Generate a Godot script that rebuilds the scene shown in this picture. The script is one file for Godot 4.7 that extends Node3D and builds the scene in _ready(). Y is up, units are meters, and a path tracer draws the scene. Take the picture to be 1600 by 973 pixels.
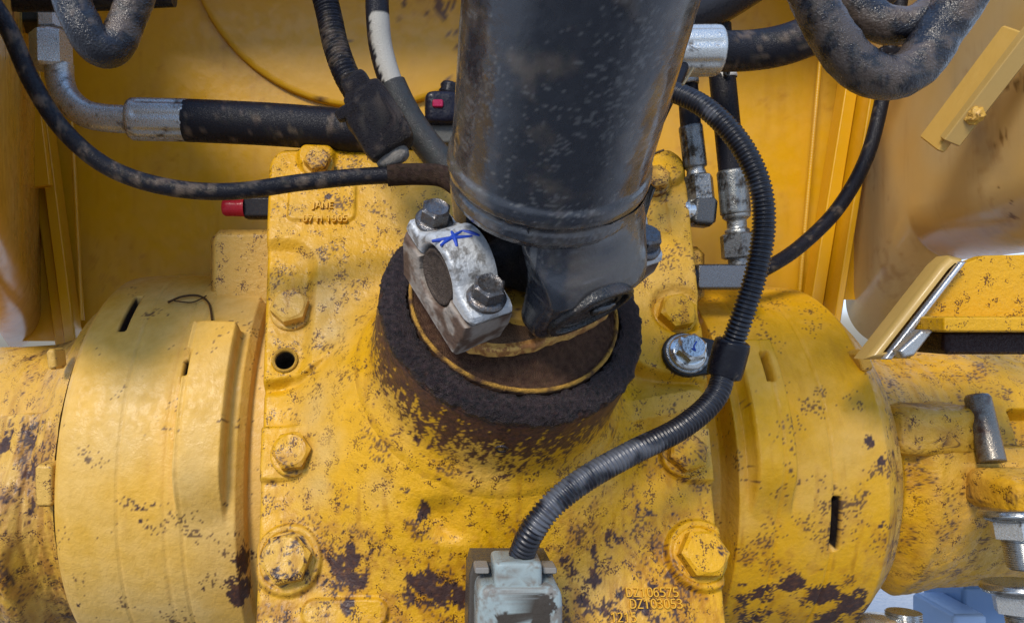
extends Node3D
# Close-up of a drive axle: yellow differential carrier, pinion nose, black drive shaft, hoses.

const F := 1156.0      # focal length in pixels of a 1600 px wide picture
const PX := 650.0
const PY := 486.5
const H := 0.95        # eye height above the ground

var YEL := Color(0.60, 0.312, 0.006)
var DUSTY := Color(0.54, 0.365, 0.13)
var RUST := Color(0.050, 0.026, 0.020)
var RUST2 := Color(0.13, 0.052, 0.022)
var GREASE := Color(0.009, 0.007, 0.008)
var RUBBER := Color(0.011, 0.011, 0.013)
var SOIL := Color(0.115, 0.085, 0.062)

var n_lo: FastNoiseLite
var n_mid: FastNoiseLite
var n_hi: FastNoiseLite
var n_fine: FastNoiseLite
var n_grain: FastNoiseLite
var M := {}

# ---------------------------------------------------------------- geometry helpers
func at(px: float, py: float, d: float) -> Vector3:
	return Vector3((px - PX) / F * d, H + (PY - py) / F * d, -d)

func sm(a: float, b: float, x: float) -> float:
	var t := clampf((x - a) / (b - a), 0.0, 1.0)
	return t * t * (3.0 - 2.0 * t)

func smax(a: float, b: float, k: float) -> float:
	var t := maxf(k - absf(a - b), 0.0) / k
	return maxf(a, b) + t * t * k * 0.25

func sd_box(p: Vector2, c: Vector2, half: Vector2, r: float) -> float:
	var q := (p - c).abs() - half + Vector2(r, r)
	return Vector2(maxf(q.x, 0), maxf(q.y, 0)).length() + minf(maxf(q.x, q.y), 0.0) - r

func sd_seg(p: Vector2, a: Vector2, b: Vector2) -> float:
	var ab := b - a
	var t := clampf((p - a).dot(ab) / ab.length_squared(), 0.0, 1.0)
	return (p - a - ab * t).length()

func noise(freq: float, oct: int, sd: int) -> FastNoiseLite:
	var n := FastNoiseLite.new()
	n.noise_type = FastNoiseLite.TYPE_SIMPLEX_SMOOTH
	n.frequency = freq
	n.seed = sd
	n.fractal_type = FastNoiseLite.FRACTAL_FBM if oct > 1 else FastNoiseLite.FRACTAL_NONE
	n.fractal_octaves = oct
	return n

# indexed mesh from arrays -> smooth normals
func smooth(P: PackedVector3Array, C: PackedColorArray, I: PackedInt32Array) -> ArrayMesh:
	var a := []
	a.resize(Mesh.ARRAY_MAX)
	a[Mesh.ARRAY_VERTEX] = P
	if C.size() == P.size():
		a[Mesh.ARRAY_COLOR] = C
	a[Mesh.ARRAY_INDEX] = I
	var st := SurfaceTool.new()
	st.create_from_arrays(a)
	st.generate_normals()
	return st.commit()

# grid of nu x nv points (u fastest); outward normal = du x dv
func grid(nu: int, nv: int, P: PackedVector3Array, C: PackedColorArray, wrap_u := false, flip := false) -> ArrayMesh:
	var I := PackedInt32Array()
	var mu := nu if wrap_u else nu - 1
	for j in nv - 1:
		for i in mu:
			var a := j * nu + i
			var b := j * nu + (i + 1) % nu
			var c := b + nu
			var d := a + nu
			if flip:
				I.append_array([a, b, c, a, c, d])
			else:
				I.append_array([a, c, b, a, d, c])
	return smooth(P, C, I)

func basis_for(axis: Vector3, ref := Vector3.UP) -> Basis:
	# z = axis, x and y across it
	var z := axis.normalized()
	var x := ref.cross(z)
	if x.length() < 0.01:
		x = Vector3.RIGHT.cross(z)
	x = x.normalized()
	return Basis(x, z.cross(x), z)

# profile: Array of Vector2(t along axis, radius); refined to steps; col(p, t, ang), disp(p, t, ang) -> radial offset
func lathe(o: Vector3, axis: Vector3, prof: Array, nseg: int, col = null, disp = null, step := 1.0, ref := Vector3.UP) -> ArrayMesh:
	var b := basis_for(axis, ref)
	var pr: Array[Vector2] = [prof[0]]
	for k in range(1, prof.size()):
		var p0: Vector2 = prof[k - 1]
		var p1: Vector2 = prof[k]
		var n := maxi(1, ceili(p0.distance_to(p1) / step))
		for i in n:
			pr.append(p0.lerp(p1, float(i + 1) / n))
	var P := PackedVector3Array()
	var C := PackedColorArray()
	for q in pr:
		for i in nseg:
			var a := TAU * i / nseg
			var dir := b.x * cos(a) + b.y * sin(a)
			var p := o + b.z * q.x + dir * q.y
			if disp != null:
				p += dir * float(disp.call(p, q.x, a))
			P.append(p)
			if col != null:
				C.append(col.call(p, q.x, a))
	return grid(nseg, pr.size(), P, C, true)

func curve_pts(keys: Array, step: float) -> PackedVector3Array:
	# keys: Vector3 world points; Catmull-Rom, resampled evenly
	var c := Curve3D.new()
	c.bake_interval = step
	for i in keys.size():
		var p: Vector3 = keys[i]
		var q0: Vector3 = keys[maxi(i - 1, 0)]
		var q1: Vector3 = keys[mini(i + 1, keys.size() - 1)]
		var t := (q1 - q0) / 6.0
		c.add_point(p, -t, t)
	var out := PackedVector3Array()
	var n := maxi(2, ceili(c.get_baked_length() / step))
	for i in n + 1:
		out.append(c.sample_baked(c.get_baked_length() * i / n, true))
	return out

func px_keys(list: Array) -> Array:
	var o := []
	for k in list:
		o.append(at(k[0], k[1], k[2]))
	return o

# tube along points; rad(s in metres, frac, ang) ; col(p, s, frac, ang)
func sweep(pts: PackedVector3Array, rad, nseg: int, col = null, caps := true) -> ArrayMesh:
	var P := PackedVector3Array()
	var C := PackedColorArray()
	var n := pts.size()
	var t0 := (pts[1] - pts[0]).normalized()
	var x := Vector3(0, 0, 1).cross(t0)
	if x.length() < 0.05:
		x = Vector3.UP.cross(t0)
	x = x.normalized()
	var s := 0.0
	for k in n:
		var t := (pts[mini(k + 1, n - 1)] - pts[maxi(k - 1, 0)]).normalized()
		x = (x - t * x.dot(t)).normalized()
		var y := t.cross(x)
		if k > 0:
			s += pts[k].distance_to(pts[k - 1])
		var fr := float(k) / (n - 1)
		for i in nseg:
			var a := TAU * i / nseg
			var dir := x * cos(a) + y * sin(a)
			var r: float = rad.call(s, fr, a) if rad is Callable else float(rad)
			var p := pts[k] + dir * r
			P.append(p)
			if col != null:
				C.append(col.call(p, s, fr, a))
	var m := grid(nseg, n, P, C, true)
	if caps:
		var st := SurfaceTool.new()
		st.begin(Mesh.PRIMITIVE_TRIANGLES)
		for e in 2:
			var base := 0 if e == 0 else (n - 1) * nseg
			var c := pts[0] if e == 0 else pts[n - 1]
			var nn := (pts[0] - pts[1]).normalized() if e == 0 else (pts[n - 1] - pts[n - 2]).normalized()
			for i in nseg:
				var tri := [c, P[base + (i + 1) % nseg], P[base + i]] if e == 1 else [c, P[base + i], P[base + (i + 1) % nseg]]
				for v in tri:
					st.set_normal(nn)
					if col != null:
						st.set_color(C[base + i])
					st.add_vertex(v)
		st.index()
		m = join([m, st.commit()])
	return m

# box with rounded edges, as parts of 6 faces, 12 bevels, 8 corners
func rbox(xf: Transform3D, size: Vector3, r: float, c := Color.WHITE) -> ArrayMesh:
	var h := size * 0.5
	var faces := [Vector3.RIGHT, Vector3.LEFT, Vector3.UP, Vector3.DOWN, Vector3.BACK, Vector3.FORWARD]
	var st := SurfaceTool.new()
	st.begin(Mesh.PRIMITIVE_TRIANGLES)
	var tri := func(a: Array, b: Array, d: Array) -> void:
		var n: Vector3 = (a[1] + b[1] + d[1])
		var cr: Vector3 = (b[0] - a[0]).cross(d[0] - a[0])
		var order := [a, d, b] if cr.dot(n) > 0 else [a, b, d]
		for v in order:
			st.set_normal(xf.basis * v[1])
			st.set_color(c)
			st.add_vertex(xf * v[0])
	var vert := func(sx: float, sy: float, sz: float, f: Vector3) -> Array:
		var s := Vector3(sx, sy, sz)
		var p := s * (h - Vector3(r, r, r)) + f * r
		return [p, f]
	for f in faces:
		var u: Vector3 = Vector3(f.y, f.z, f.x).abs()
		var w: Vector3 = Vector3(f.z, f.x, f.y).abs()
		var q := []
		for k in [[1, 1], [-1, 1], [-1, -1], [1, -1]]:
			var s: Vector3 = f + u * k[0] + w * k[1]
			q.append(vert.call(s.x, s.y, s.z, f))
		tri.call(q[0], q[1], q[2])
		tri.call(q[0], q[2], q[3])
	for ax in 3:
		for s1 in [-1, 1]:
			for s2 in [-1, 1]:
				var f1 := Vector3.ZERO
				var f2 := Vector3.ZERO
				f1[(ax + 1) % 3] = s1
				f2[(ax + 2) % 3] = s2
				var e := Vector3.ZERO
				e[ax] = 1
				var a: Vector3 = f1 + f2 + e
				var b: Vector3 = f1 + f2 - e
				var q := [vert.call(a.x, a.y, a.z, f1), vert.call(b.x, b.y, b.z, f1), vert.call(b.x, b.y, b.z, f2), vert.call(a.x, a.y, a.z, f2)]
				tri.call(q[0], q[1], q[2])
				tri.call(q[0], q[2], q[3])
	for sx in [-1, 1]:
		for sy in [-1, 1]:
			for sz in [-1, 1]:
				tri.call(vert.call(sx, sy, sz, Vector3(sx, 0, 0)), vert.call(sx, sy, sz, Vector3(0, sy, 0)), vert.call(sx, sy, sz, Vector3(0, 0, sz)))
	return st.commit()

# polygon (in xf's xy plane) extruded along xf's z from 0 to depth, front edge bevelled
func prism(xf: Transform3D, poly: PackedVector2Array, depth: float, bev: float, c := Color.WHITE) -> ArrayMesh:
	var pl := poly
	if not Geometry2D.is_polygon_clockwise(pl):
		pl = pl.duplicate()
	else:
		pl = pl.duplicate()
		pl.reverse()
	var n := pl.size()
	var ins := PackedVector2Array()
	var nrm := PackedVector2Array()
	for i in n:
		var e0 := (pl[i] - pl[(i + n - 1) % n]).normalized()
		var e1 := (pl[(i + 1) % n] - pl[i]).normalized()
		var n0 := Vector2(e0.y, -e0.x)
		var n1 := Vector2(e1.y, -e1.x)
		var m := (n0 + n1)
		m = m.normalized() if m.length() > 0.01 else n0
		ins.append(pl[i] - m * bev / maxf(m.dot(n0), 0.35))
		nrm.append(n1)
	var st := SurfaceTool.new()
	st.begin(Mesh.PRIMITIVE_TRIANGLES)
	var put := func(v: Array) -> void:
		# v: [pos, normal] x3, any winding
		var cr: Vector3 = (v[1][0] - v[0][0]).cross(v[2][0] - v[0][0])
		var nn: Vector3 = v[0][1] + v[1][1] + v[2][1]
		var o := [v[0], v[2], v[1]] if cr.dot(nn) > 0 else v
		for k in o:
			st.set_normal((xf.basis * k[1]).normalized())
			st.set_color(c)
			st.add_vertex(xf * k[0])
	var tris := Geometry2D.triangulate_polygon(ins)
	for k in range(0, tris.size(), 3):
		var f := []
		for j in 3:
			f.append([Vector3(ins[tris[k + j]].x, ins[tris[k + j]].y, depth), Vector3.BACK])
		put.call(f)
	var tb := Geometry2D.triangulate_polygon(pl)
	for k in range(0, tb.size(), 3):
		var f := []
		for j in 3:
			f.append([Vector3(pl[tb[k + j]].x, pl[tb[k + j]].y, 0), Vector3.FORWARD])
		put.call(f)
	for i in n:
		var j := (i + 1) % n
		var nn := Vector3(nrm[i].x, nrm[i].y, 0)
		var a := Vector3(pl[i].x, pl[i].y, 0)
		var b := Vector3(pl[j].x, pl[j].y, 0)
		var a1 := Vector3(pl[i].x, pl[i].y, depth - bev)
		var b1 := Vector3(pl[j].x, pl[j].y, depth - bev)
		var a2 := Vector3(ins[i].x, ins[i].y, depth)
		var b2 := Vector3(ins[j].x, ins[j].y, depth)
		put.call([[a, nn], [b, nn], [b1, nn]])
		put.call([[a, nn], [b1, nn], [a1, nn]])
		put.call([[a1, nn], [b1, nn], [b2, Vector3.BACK]])
		put.call([[a1, nn], [b2, Vector3.BACK], [a2, Vector3.BACK]])
	return st.commit()

# lumpy rounded body: superellipsoid with noise
func lump(xf: Transform3D, half: Vector3, pw: float, amp: float, nf: FastNoiseLite, col = null, nu := 64, nv := 40) -> ArrayMesh:
	var P := PackedVector3Array()
	var C := PackedColorArray()
	for j in nv:
		var v := -PI / 2 + PI * j / (nv - 1)
		for i in nu:
			var u := TAU * i / nu
			var cv := signf(cos(v)) * pow(absf(cos(v)), pw)
			var q := Vector3(cv * signf(cos(u)) * pow(absf(cos(u)), pw), cv * signf(sin(u)) * pow(absf(sin(u)), pw), signf(sin(v)) * pow(absf(sin(v)), pw))
			var p := xf * (q * half)
			p += (xf.basis * q).normalized() * nf.get_noise_3dv(p) * amp
			P.append(p)
			if col != null:
				C.append(col.call(p))
	return grid(nu, nv, P, C, true)

func hexprism(o: Vector3, axis: Vector3, flat: float, h: float, col := Color.WHITE, turn := 0.0, sides := 6) -> ArrayMesh:
	# nut / bolt head with a turned chamfer on its top
	var poly := PackedVector2Array()
	for i in sides:
		var a := turn + TAU * i / sides
		poly.append(Vector2(cos(a), sin(a)) * flat / 2.0 / cos(PI / sides))
	return prism(Transform3D(basis_for(axis), o), poly, h, flat * 0.05, col)

func plate(a: Vector3, b: Vector3, c: Vector3, d: Vector3, nu: int, nv: int, col: Callable) -> ArrayMesh:
	# bilinear patch a b / d c, outward normal (b - a) x (d - a)
	var P := PackedVector3Array()
	var C := PackedColorArray()
	for j in nv:
		for i in nu:
			var p := a.lerp(b, float(i) / (nu - 1)).lerp(d.lerp(c, float(i) / (nu - 1)), float(j) / (nv - 1))
			P.append(p)
			C.append(col.call(p))
	return grid(nu, nv, P, C)

func hexhead(o: Vector3, axis: Vector3, flat: float, h: float, turn: float, col: Callable, dome := 0.0) -> ArrayMesh:
	# six flat sides, a turned chamfer and a flat top; sharp edges
	var b := basis_for(axis)
	var list := []
	var rc := flat * 0.5 / cos(PI / 6)
	var top := b.z * h
	for k in 6:
		var a0 := turn + TAU * k / 6
		var a1 := turn + TAU * (k + 1) / 6
		var d0 := b.x * cos(a0) + b.y * sin(a0)
		var d1 := b.x * cos(a1) + b.y * sin(a1)
		var cz := b.z * (h * 0.86)
		list.append(plate(o + d0 * rc, o + d1 * rc, o + d1 * rc + cz, o + d0 * rc + cz, 14, 9, col))
		# chamfer: from the hexagon's edge to the round top
		var P := PackedVector3Array()
		var C := PackedColorArray()
		for j in 3:
			for i in 14:
				var f := i / 13.0
				var e := d0.lerp(d1, f) * rc
				var q := (e.normalized()) * flat * 0.44
				var p := o + (e + cz).lerp(q + top, j / 2.0)
				P.append(p)
				C.append(col.call(p))
		list.append(grid(14, 3, P, C))
	list.append(lathe(o, axis, [Vector2(h, flat * 0.44), Vector2(h - dome, flat * 0.3), Vector2(h - dome, 0.0)], 48, func(p, _t, _a): return col.call(p), null, 0.002))
	return join(list)

func join(list: Array) -> ArrayMesh:
	var st := SurfaceTool.new()
	st.begin(Mesh.PRIMITIVE_TRIANGLES)
	for m in list:
		st.append_from(m, 0, Transform3D())
	return st.commit()

# ---------------------------------------------------------------- scene helpers
func thing(called: String, label: String, category: String, base: Vector3, group := "") -> Node3D:
	var o := Node3D.new()
	o.name = called
	add_child(o, true)
	o.position = base
	o.set_meta("label", label)
	o.set_meta("category", category)
	if group:
		o.set_meta("group", group)
	return o

func part(parent: Node3D, called: String, m: Mesh, mat: Material, label := "") -> MeshInstance3D:
	# meshes are made in world coordinates
	var o := MeshInstance3D.new()
	o.name = called
	o.mesh = m
	o.material_override = mat
	parent.add_child(o, true)
	if parent != self:
		var up: Node3D = parent
		var off := Vector3.ZERO
		while up != self:
			off += up.position
			up = up.get_parent()
		o.position = -off
	if label:
		o.set_meta("label", label)
	return o

func single(called: String, label: String, category: String, m: Mesh, mat: Material, group := "") -> MeshInstance3D:
	var o := part(self, called, m, mat, label)
	o.set_meta("category", category)
	if group:
		o.set_meta("group", group)
	return o

# ---------------------------------------------------------------- materials
func tex(im: Image) -> ImageTexture:
	return ImageTexture.create_from_image(im)

func seamless(freq: float, oct: int, sd: int, size := 512, gain := 0.5, cell := false) -> Image:
	var n := noise(freq, oct, sd)
	n.fractal_gain = gain
	if cell:
		n.noise_type = FastNoiseLite.TYPE_CELLULAR
		n.cellular_return_type = FastNoiseLite.RETURN_DISTANCE
	return n.get_seamless_image(size, size)

func ramp_image(im: Image, lo: float, hi: float, a: Color, b: Color) -> Image:
	var o := Image.create(im.get_width(), im.get_height(), false, Image.FORMAT_RGB8)
	for y in im.get_height():
		for x in im.get_width():
			o.set_pixel(x, y, a.lerp(b, sm(lo, hi, im.get_pixel(x, y).r)))
	return o

func mat(period: float, bump: Image, bump_cm: float, rough: float, rough_tex: Image, metal := 0.0, albedo_tex: Image = null, spec := 0.5) -> StandardMaterial3D:
	var m := StandardMaterial3D.new()
	m.vertex_color_use_as_albedo = true
	m.uv1_triplanar = true
	m.uv1_world_triplanar = true
	m.uv1_scale = Vector3.ONE / period
	m.uv1_triplanar_sharpness = 4.0
	m.roughness = rough
	m.metallic = metal
	m.metallic_specular = spec
	if rough_tex:
		m.roughness_texture = tex(rough_tex)
	if bump:
		m.heightmap_enabled = true
		m.heightmap_texture = tex(bump)
		m.heightmap_scale = bump_cm
	if albedo_tex:
		m.albedo_texture = tex(albedo_tex)
	return m

func make_materials() -> void:
	n_lo = noise(7.0, 2, 11)
	n_mid = noise(42.0, 4, 12)
	n_hi = noise(210.0, 3, 13)
	n_fine = noise(520.0, 2, 14)
	n_grain = noise(330.0, 2, 15)
	var b_cast := seamless(0.035, 5, 21, 512, 0.68)
	var b_grit := seamless(0.06, 5, 22, 512, 0.7)
	var b_soft := seamless(0.02, 3, 23, 512)
	# freckles: small dark brown specks over nearly white
	var f1 := seamless(0.055, 3, 31, 1024, 0.55)
	var f2 := seamless(0.008, 3, 32, 1024)
	var sp := Image.create(1024, 1024, false, Image.FORMAT_RGB8)
	for y in 1024:
		for x in 1024:
			var a := f1.get_pixel(x, y).r
			var d := f2.get_pixel(x, y).r
			var k := sm(0.84, 0.90, a + (d - 0.5) * 1.1)
			var g := 1.0 - 0.10 * absf(a - 0.5) * 2.0
			sp.set_pixel(x, y, Color(g, g, g).lerp(Color(0.48, 0.43, 0.60), k))
	var r_var := ramp_image(seamless(0.02, 4, 33), 0.25, 0.75, Color(0.62, 0.62, 0.62), Color(1, 1, 1))
	var r_wide := ramp_image(seamless(0.03, 5, 34, 512, 0.65), 0.3, 0.7, Color(0.42, 0.42, 0.42), Color(1, 1, 1))
	M.paint = mat(0.17, b_cast, 0.085, 0.62, r_var, 0.0, sp, 0.42)
	M.drum = mat(0.17, b_cast, 0.06, 0.66, r_var, 0.0, null, 0.42)
	M.sheet = mat(0.30, b_soft, 0.008, 0.27, r_var, 0.0, null, 0.6)
	M.paint_clean = mat(0.30, b_soft, 0.03, 0.45, r_var)
	M.crust = mat(0.06, b_grit, 0.30, 0.95, null, 0.0, null, 0.3)
	M.grease = mat(0.05, b_grit, 0.28, 0.62, r_wide, 0.0, null, 0.4)
	M.shaft = mat(0.16, b_cast, 0.02, 0.36, r_wide, 0.0, null, 0.6)
	M.shaft.clearcoat_enabled = true
	M.shaft.clearcoat = 0.3
	M.shaft.clearcoat_roughness = 0.14
	M.rubber = mat(0.07, b_grit, 0.05, 0.62, r_wide, 0.0, null, 0.32)
	M.crusty = mat(0.09, b_grit, 0.14, 0.62, r_wide)
	M.loop = mat(0.09, b_grit, 0.08, 0.42, r_wide, 0.0, null, 0.5)
	M.plastic = mat(0.07, b_soft, 0.02, 0.5, r_wide, 0.0, null, 0.35)
	M.zinc = mat(0.05, b_cast, 0.03, 0.50, r_wide, 0.75)
	M.bright = mat(0.05, b_soft, 0.01, 0.30, r_wide, 0.9)
	M.mud = mat(0.05, b_grit, 0.22, 0.95, null, 0.0, null, 0.25)

# yellow paint with chips; extra > 0 grows chips here
func paint(p: Vector3, dust := 0.25, dens := 0.0, extra := 0.0) -> Color:
	var lo := n_lo.get_noise_3dv(p)
	var mid := n_mid.get_noise_3dv(p)
	var hi := n_hi.get_noise_3dv(p)
	var fine := n_fine.get_noise_3dv(p)
	var grp := n_lo.get_noise_3d(p.y * 2.4 + 3.0, p.z * 2.4, p.x * 2.4)     # where specks gather
	var c := YEL.lerp(DUSTY, clampf(dust + lo * 0.45 + mid * 0.15, 0, 1)) * (1.0 + 0.14 * mid + 0.07 * hi)
	# brown film of old dirt
	var film := sm(-0.05, 0.55, mid * 0.7 + grp * 0.5 + 0.25 * hi + dens * 0.9)
	var run := n_mid.get_noise_3d(p.x * 1.3, p.y * 0.22, p.z * 0.22 + 2.0)
	film = maxf(film, sm(0.18, 0.55, run + dens * 0.5) * 0.8)
	c = c.lerp(c * Color(0.58, 0.47, 0.42), film * clampf(0.5 + dens * 2.2, 0.25, 0.95))
	var s := sm(0.56, 0.66, hi + 0.08 * fine + 0.9 * grp + 0.3 * mid + dens * 0.45)
	var b := sm(0.0, 0.05, mid * 0.55 + hi * 0.3 + 0.08 * fine + extra - 0.55)
	var chip := RUST.lerp(RUST2, sm(0.0, 0.5, n_hi.get_noise_3d(p.y * 0.7, p.z * 0.7, p.x * 0.7)) * 0.6)
	c = c.lerp(chip, maxf(s * 0.85, b))
	c.a = 1.0
	return c

func sheet(p: Vector3, dust: float, extra: float) -> Color:
	var lo := n_lo.get_noise_3dv(p)
	var mid := n_mid.get_noise_3dv(p)
	var c := YEL.lerp(DUSTY, clampf(dust + lo * (0.2 if dust < 0.3 else 0.4), 0, 1)) * (1.0 + 0.05 * mid)
	c = c.lerp(Color(0.47, 0.385, 0.235), clampf((dust - 0.5) * 1.8 + lo * 0.3, 0, 0.7) if dust > 0.5 else 0.0)
	c = c.lerp(c * Color(0.62, 0.5, 0.42), 0.5 * sm(0.25, 0.6, mid * 0.6 + lo * 0.5 + extra * 0.6))
	var run := n_mid.get_noise_3d(p.x * 1.2, p.y * 0.10, p.z * 1.2)
	c = c.lerp(c * Color(0.72, 0.62, 0.52), 0.22 * sm(0.1, 0.5, run + 0.4 * lo))
	var b := sm(0.0, 0.10, mid * 0.55 + n_hi.get_noise_3dv(p) * 0.2 + extra - 0.58)
	c = c.lerp(RUST.lerp(RUST2, 0.4), b * 0.9)
	c.a = 1.0
	return c

func blobs(p: Vector3, list: Array) -> float:
	var e := 0.0
	for b in list:
		var q: Vector3 = p - b[0]
		var rr: float = b[1]
		var d2 := q.length_squared() / (rr * rr)
		if d2 < 4.0:
			e = maxf(e, float(b[2]) * exp(-d2 * 1.2))
	return e

func dirty_rubber(p: Vector3, amount := 0.3) -> Color:
	var k := sm(0.15, 0.6, n_mid.get_noise_3dv(p) + 0.4 * n_hi.get_noise_3dv(p) + amount)
	var c := RUBBER.lerp(SOIL, k * 0.75)
	c.a = 1
	return c

func zinc(p: Vector3, dirt := 0.0) -> Color:
	var k := sm(0.1, 0.55, n_mid.get_noise_3dv(p) * 0.8 + 0.5 * n_hi.get_noise_3dv(p) + dirt)
	var c := Color(0.42, 0.43, 0.42).lerp(Color(0.09, 0.075, 0.06), k)
	c.a = 1
	return c

# ---------------------------------------------------------------- ready
func _ready() -> void:
	# camera
	var cam := Camera3D.new()
	cam.name = "camera"
	cam.projection = Camera3D.PROJECTION_FRUSTUM
	cam.near = 0.05
	cam.far = 60.0
	cam.size = cam.near * 973.0 / F
	cam.frustum_offset = Vector2(cam.near * (800.0 - PX) / F, 0)
	cam.position = Vector3(0, H, 0)
	add_child(cam)
	# sky, exposure
	var env := Environment.new()
	env.background_mode = Environment.BG_SKY
	var sky := Sky.new()
	var sk := ProceduralSkyMaterial.new()
	sk.sky_top_color = Color(0.55, 0.69, 0.90)
	sk.sky_horizon_color = Color(0.84, 0.91, 1.0)
	sk.sky_curve = 0.2
	sk.ground_bottom_color = Color(0.38, 0.37, 0.35)
	sk.ground_horizon_color = Color(0.62, 0.62, 0.60)
	sk.sky_energy_multiplier = 1.0
	sky.sky_material = sk
	env.sky = sky
	env.tonemap_mode = Environment.TONE_MAPPER_LINEAR
	env.tonemap_exposure = 1.54
	env.sdfgi_enabled = true
	env.ssao_enabled = true
	env.ssil_enabled = true
	var we := WorldEnvironment.new()
	we.name = "environment"
	we.environment = env
	add_child(we)
	# hazy sun, soft
	var sun := DirectionalLight3D.new()
	sun.name = "sun"
	sun.light_energy = 0.75
	sun.light_color = Color(1.0, 0.96, 0.9)
	sun.light_angular_distance = 16.0
	sun.shadow_enabled = true
	sun.sky_mode = DirectionalLight3D.SKY_MODE_LIGHT_ONLY
	add_child(sun)
	sun.look_at_from_position(Vector3.ZERO, Vector3(0.34, -0.60, -0.70))
	make_materials()
	build_ground()
	build_chassis()
	build_axle()
	build_flange()
	build_shaft()
	build_hoses_left()
	build_hoses_right()
	build_small()

func build_ground() -> void:
	var P := PackedVector3Array()
	var C := PackedColorArray()
	for j in 41:
		for i in 41:
			var p := Vector3((i - 20) * 0.8, 0, -(j - 20) * 0.8)
			P.append(p + Vector3(0, n_lo.get_noise_3dv(p * 0.05) * 0.01, 0))
			C.append(Color(0.13, 0.125, 0.115).lerp(Color(0.46, 0.45, 0.43), sm(1.0, 1.8, Vector2(p.x, p.z + 0.4).length() + 0.3 * n_lo.get_noise_3dv(p * 0.3))))
	var o := part(self, "ground", grid(41, 41, P, C), mat(0.5, seamless(0.04, 5, 41), 0.5, 0.95, null))
	o.set_meta("kind", "structure")

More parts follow.
